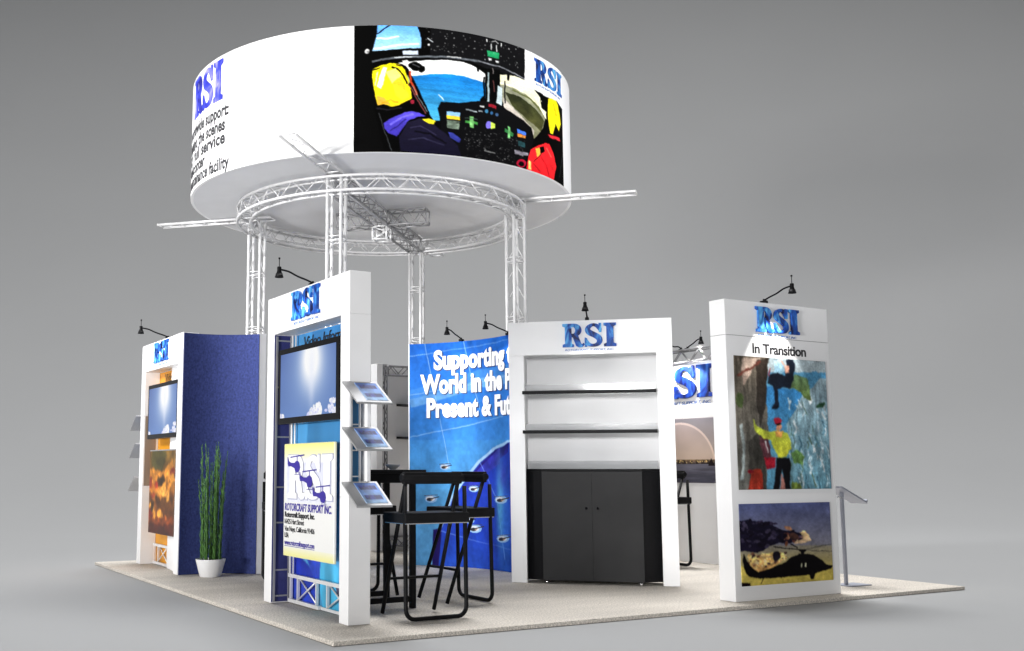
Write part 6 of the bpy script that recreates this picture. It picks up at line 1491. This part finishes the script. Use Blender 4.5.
ft = thing('rear_shelf_tower', 'white truss and panel tower with black shelf ends far behind the stools', 'shelf tower', (3.462, 6.0, 0))
MB().box(0, .085, 0, .17, .002, 2.405).build('side_post', M['laminate'], ft, .003)
m = box_truss((.14, .08, .01), (.14, .08, 2.40), .07, .009, 18, up=(1, 0, 0), brace=.005); m.build('truss_upright', M['trussgrey'], ft)
m = box_truss((.18, .08, 2.33), (1.42, .08, 2.33), .12, .010, 10, brace=.006); m.build('header_truss', M['trussgrey'], ft)
m = box_truss((.20, .07, .12), (1.40, .07, .12), .12, .009, 9, brace=.006); m.build('foot_truss', M['trussgrey'], ft)
MB().box(.085, 1.46, .175, .20, .002, 2.39).build('back_panel', M['laminate'], ft)
for z in (1.88, 1.45):
    MB().hull8([(.385, -.05, z), (.385, .174, z + .02), (.385, .174, z - .01), (.385, -.05, z - .006)], [(1.3, -.05, z), (1.3, .174, z + .02), (1.3, .174, z - .045), (1.3, -.05, z - .035)]).build('shelf', M['black'], ft)

# ------------------------------------------------------------ bar table and folding stools
tb = thing('bar_table', 'square black bar table between the folding stools', 'table', (1.0, 1.34, 0))
MB().box(-.29, .28, -.30, .32, 1.015, 1.045).build('table_top', M['seat'], tb, .005)
MB().box(-.25, .24, -.26, .28, .945, 1.0145).build('apron', M['black'], tb, .004)
for x in (-.21, .20):
    for y in (-.22, .20): MB().box(x - .021, x + .021, y - .021, y + .021, .001, .9445).build('leg', M['black'], tb, .003)
m = MB(); m.box(-.196, .186, -.235, -.205, .05, .09); m.box(-.196, .186, .185, .215, .05, .09); m.box(-.225, -.196, -.20, .18, .05, .09); m.build('foot_rail', M['black'], tb, .003)
bl = MB().lathe([(.0001, 0), (.022, 0), (.026, .006), (.055, .028), (.062, .042), (.058, .042), (.05, .028), (.02, .010), (.0001, .009)], 24).build('bowl', M['pot'], loc=(1.17, 1.38, 1.0465))
tag(bl, 'small pale round bowl standing on the black bar table', 'bowl')

def stool():
    t = thing('folding_stool', 'x', 'stool', (0, 0, 0), 0, 'black folding bar stools'); w = .235; Y0, Y1 = -.20, .21
    rr_ = .07; zt = .93
    pts = [(-w - .012, Y0 + .02, zt)]
    def corner(cx, sgn): return [(cx + sgn * (-rr_) * math.cos(R(a)), 0, rr_ - rr_ * math.sin(R(a))) for a in (0, 18, 36, 54, 72, 90)]
    L = [(-(w + .012) + rr_ - rr_ * math.cos(R(a)), rr_ - rr_ * math.sin(R(a))) for a in (0, 18, 36, 54, 72, 90)]
    P = [(x, Y0, z + .019) for x, z in L] + [(-x, Y0, z + .019) for x, z in L[::-1]]
    MB().path([(-w - .012, Y0 + .015, zt)] + P + [(w + .012, Y0 + .015, zt)], .0155, 10).build('rear_frame', M['black'], t)
    yt = Y0 + .045; ztp = .985
    for x in (-w + .018, w - .018): MB().path([(x, yt, ztp), (x, Y1 - .01, .019), (x, Y1, .001)][:2], .015, 10).build('front_leg', M['black'], t)
    f_ = .27; ys = yt + (Y1 - yt) * (1 - f_ / ztp)
    MB().tube((-w + .018, ys, f_), (w - .018, ys, f_), .0105, 8).build('stretcher', M['black'], t)
    m = MB().box(-w - .005, w + .005, yt - .012, yt + .028, .945, 1.03); m.tube((-w - .02, yt + .008, .988), (w + .02, yt + .008, .988), .03, 14); m.build('backrest', M['seat'], t, .006)
    m = MB().box(-w - .03, w + .03, Y0 - .025, Y0 + .30, .675, .745); m.build('seat', M['seat'], t, .008)
    MB().box(-w - .02, w + .02, Y0 - .018, Y0 + .29, .668, .6745).build('seat_underside', M['steel'], t)
    return t
s0 = stool()
spots = [((1.02, .665, 0), 0, 'nearest black folding bar stool, with its curved foot frame towards the front'),
         ((1.685, 1.30, 0), 90, 'black folding bar stool in front of the blue mural wall'),
         ((1.20, 1.95, 0), 180, 'black folding bar stool on the far side of the bar table'),
         ((1.02, 3.05, 0), 160, 'black folding stool glimpsed between the navy wall and the blue kiosk'),
         ((5.27, 2.80, 0), 90, 'black folding stool glimpsed between the cabinet and the poster tower')]
for i, (p, a, lab) in enumerate(spots):
    o = s0 if i == 0 else copy_tree(s0); o.location = p; o.rotation_euler = (0, 0, R(a)); o['label'] = lab

# ------------------------------------------------------------ potted reeds
pp = thing('potted_plant', 'tall green reeds in a pale tapered pot against the navy wall', 'plant', (.615, 4.10, 0))
def sq(r, z, n=32): return [(r * math.cos(2 * math.pi * k / n), r * math.sin(2 * math.pi * k / n), z) for k in range(n)]
MB().lathe([(.0001, .001), (.098, .001), (.104, .006), (.146, .165), (.148, .172), (.138, .172), (.132, .150), (.0001, .150)], 32).build('pot', M['pot'], pp)
MB().lathe([(.0001, .1515), (.131, .1515)], 24).build('soil', M['soil'], pp)
rr = random.Random(5)
stems = MB(); lv = MB()
for i in range(24):
    a = rr.uniform(0, 6.28); r = .015 + .085 * math.sqrt(rr.random()); x, y = r * math.cos(a), r * math.sin(a); h = rr.uniform(.78, 1.17) if i > 3 else rr.uniform(1.05, 1.2)
    lx, ly = x * rr.uniform(.2, .75), y * rr.uniform(.2, .75)
    if i == 14: lx += .09
    pts = [(x + lx * t * t, y + ly * t * t, .15 + h * t) for t in np.linspace(0, 1, 9)]
    stems.path(pts, .004, 6, radii=[.0055 * (1 - .75 * t) for t in np.linspace(0, 1, 9)])
    n = int(h / .021)
    for j in range(n):
        t = (j + .5) / n; px, py, pz = x + lx * t * t, y + ly * t * t, .15 + h * t; fall = (1 - t) ** .5
        for q in range(3):
            b = rr.uniform(0, 6.28); L = rr.uniform(.014, .032) * (.35 + .75 * fall); wv = .0055; up = rr.uniform(1.6, 3.2)
            if rr.random() > .35 + .75 * fall: continue
            dx, dy = math.cos(b), math.sin(b)
            lv.add([(px - dy * wv, py + dx * wv, pz), (px + dy * wv, py - dx * wv, pz), (px + dx * L * .6 + dy * wv * .7, py + dy * L * .6 - dx * wv * .7, pz + L * up * .5), (px + dx * L, py + dy * L, pz + L * up)], [(0, 1, 2, 3)])
stems.build('stems', M['reed'], pp); lv.build('leaves', M['reed'], pp)

# ------------------------------------------------------------ lamps on the panel tops
arm_lamp('black arm lamp on top of the blue backed kiosk', (.42, 1.29, 2.44), 180, .28, .10, power=11, spot=100, aim=(-.18, 0, -1))
arm_lamp('black arm lamp on top of the yellow backed kiosk', (.43, 5.115, 2.44), 180, .30, .10, power=11, spot=100, aim=(-.18, 0, -1))
nrm = math.degrees(math.atan2(-.739, -.673))
arm_lamp('black arm lamp standing above the display cabinet', (3.46, 1.74, 2.44), nrm, .30, .10, power=30, spot=100, aim=(.12, 0, -1))
arm_lamp('black arm lamp on the In Transition tower, lighting its logo', (4.13, .22, 2.44), -90, .30, .10, power=40, spot=64, aim=(-.36, 0, -1))
for ang, lab, pw in ((24, 'black arm lamp at the left end of the blue mural wall', 8), (-3.0, 'black arm lamp on the mural wall beside the display cabinet', 8)):
    a = R(ang); bx_, by_ = WC[0] + (WR + .02) * math.cos(a), WC[1] + (WR + .02) * math.sin(a)
    arm_lamp(lab, (bx_, by_, 2.44), ang + 180, .28, .10, power=pw * .9, spot=100, aim=(-.2, 0, -1))
arm_lamp('black arm lamp reaching right above the rear logo wall', (5.96, 3.0, 2.415), 262, .26, .10, power=20, spot=120, aim=(.1, 0, -1))
arm_lamp('black arm lamp reaching forward above the rear logo wall', (5.965, 3.10, 2.415), 190, .30, .06, power=70, spot=120, aim=(-.05, 0, -1))
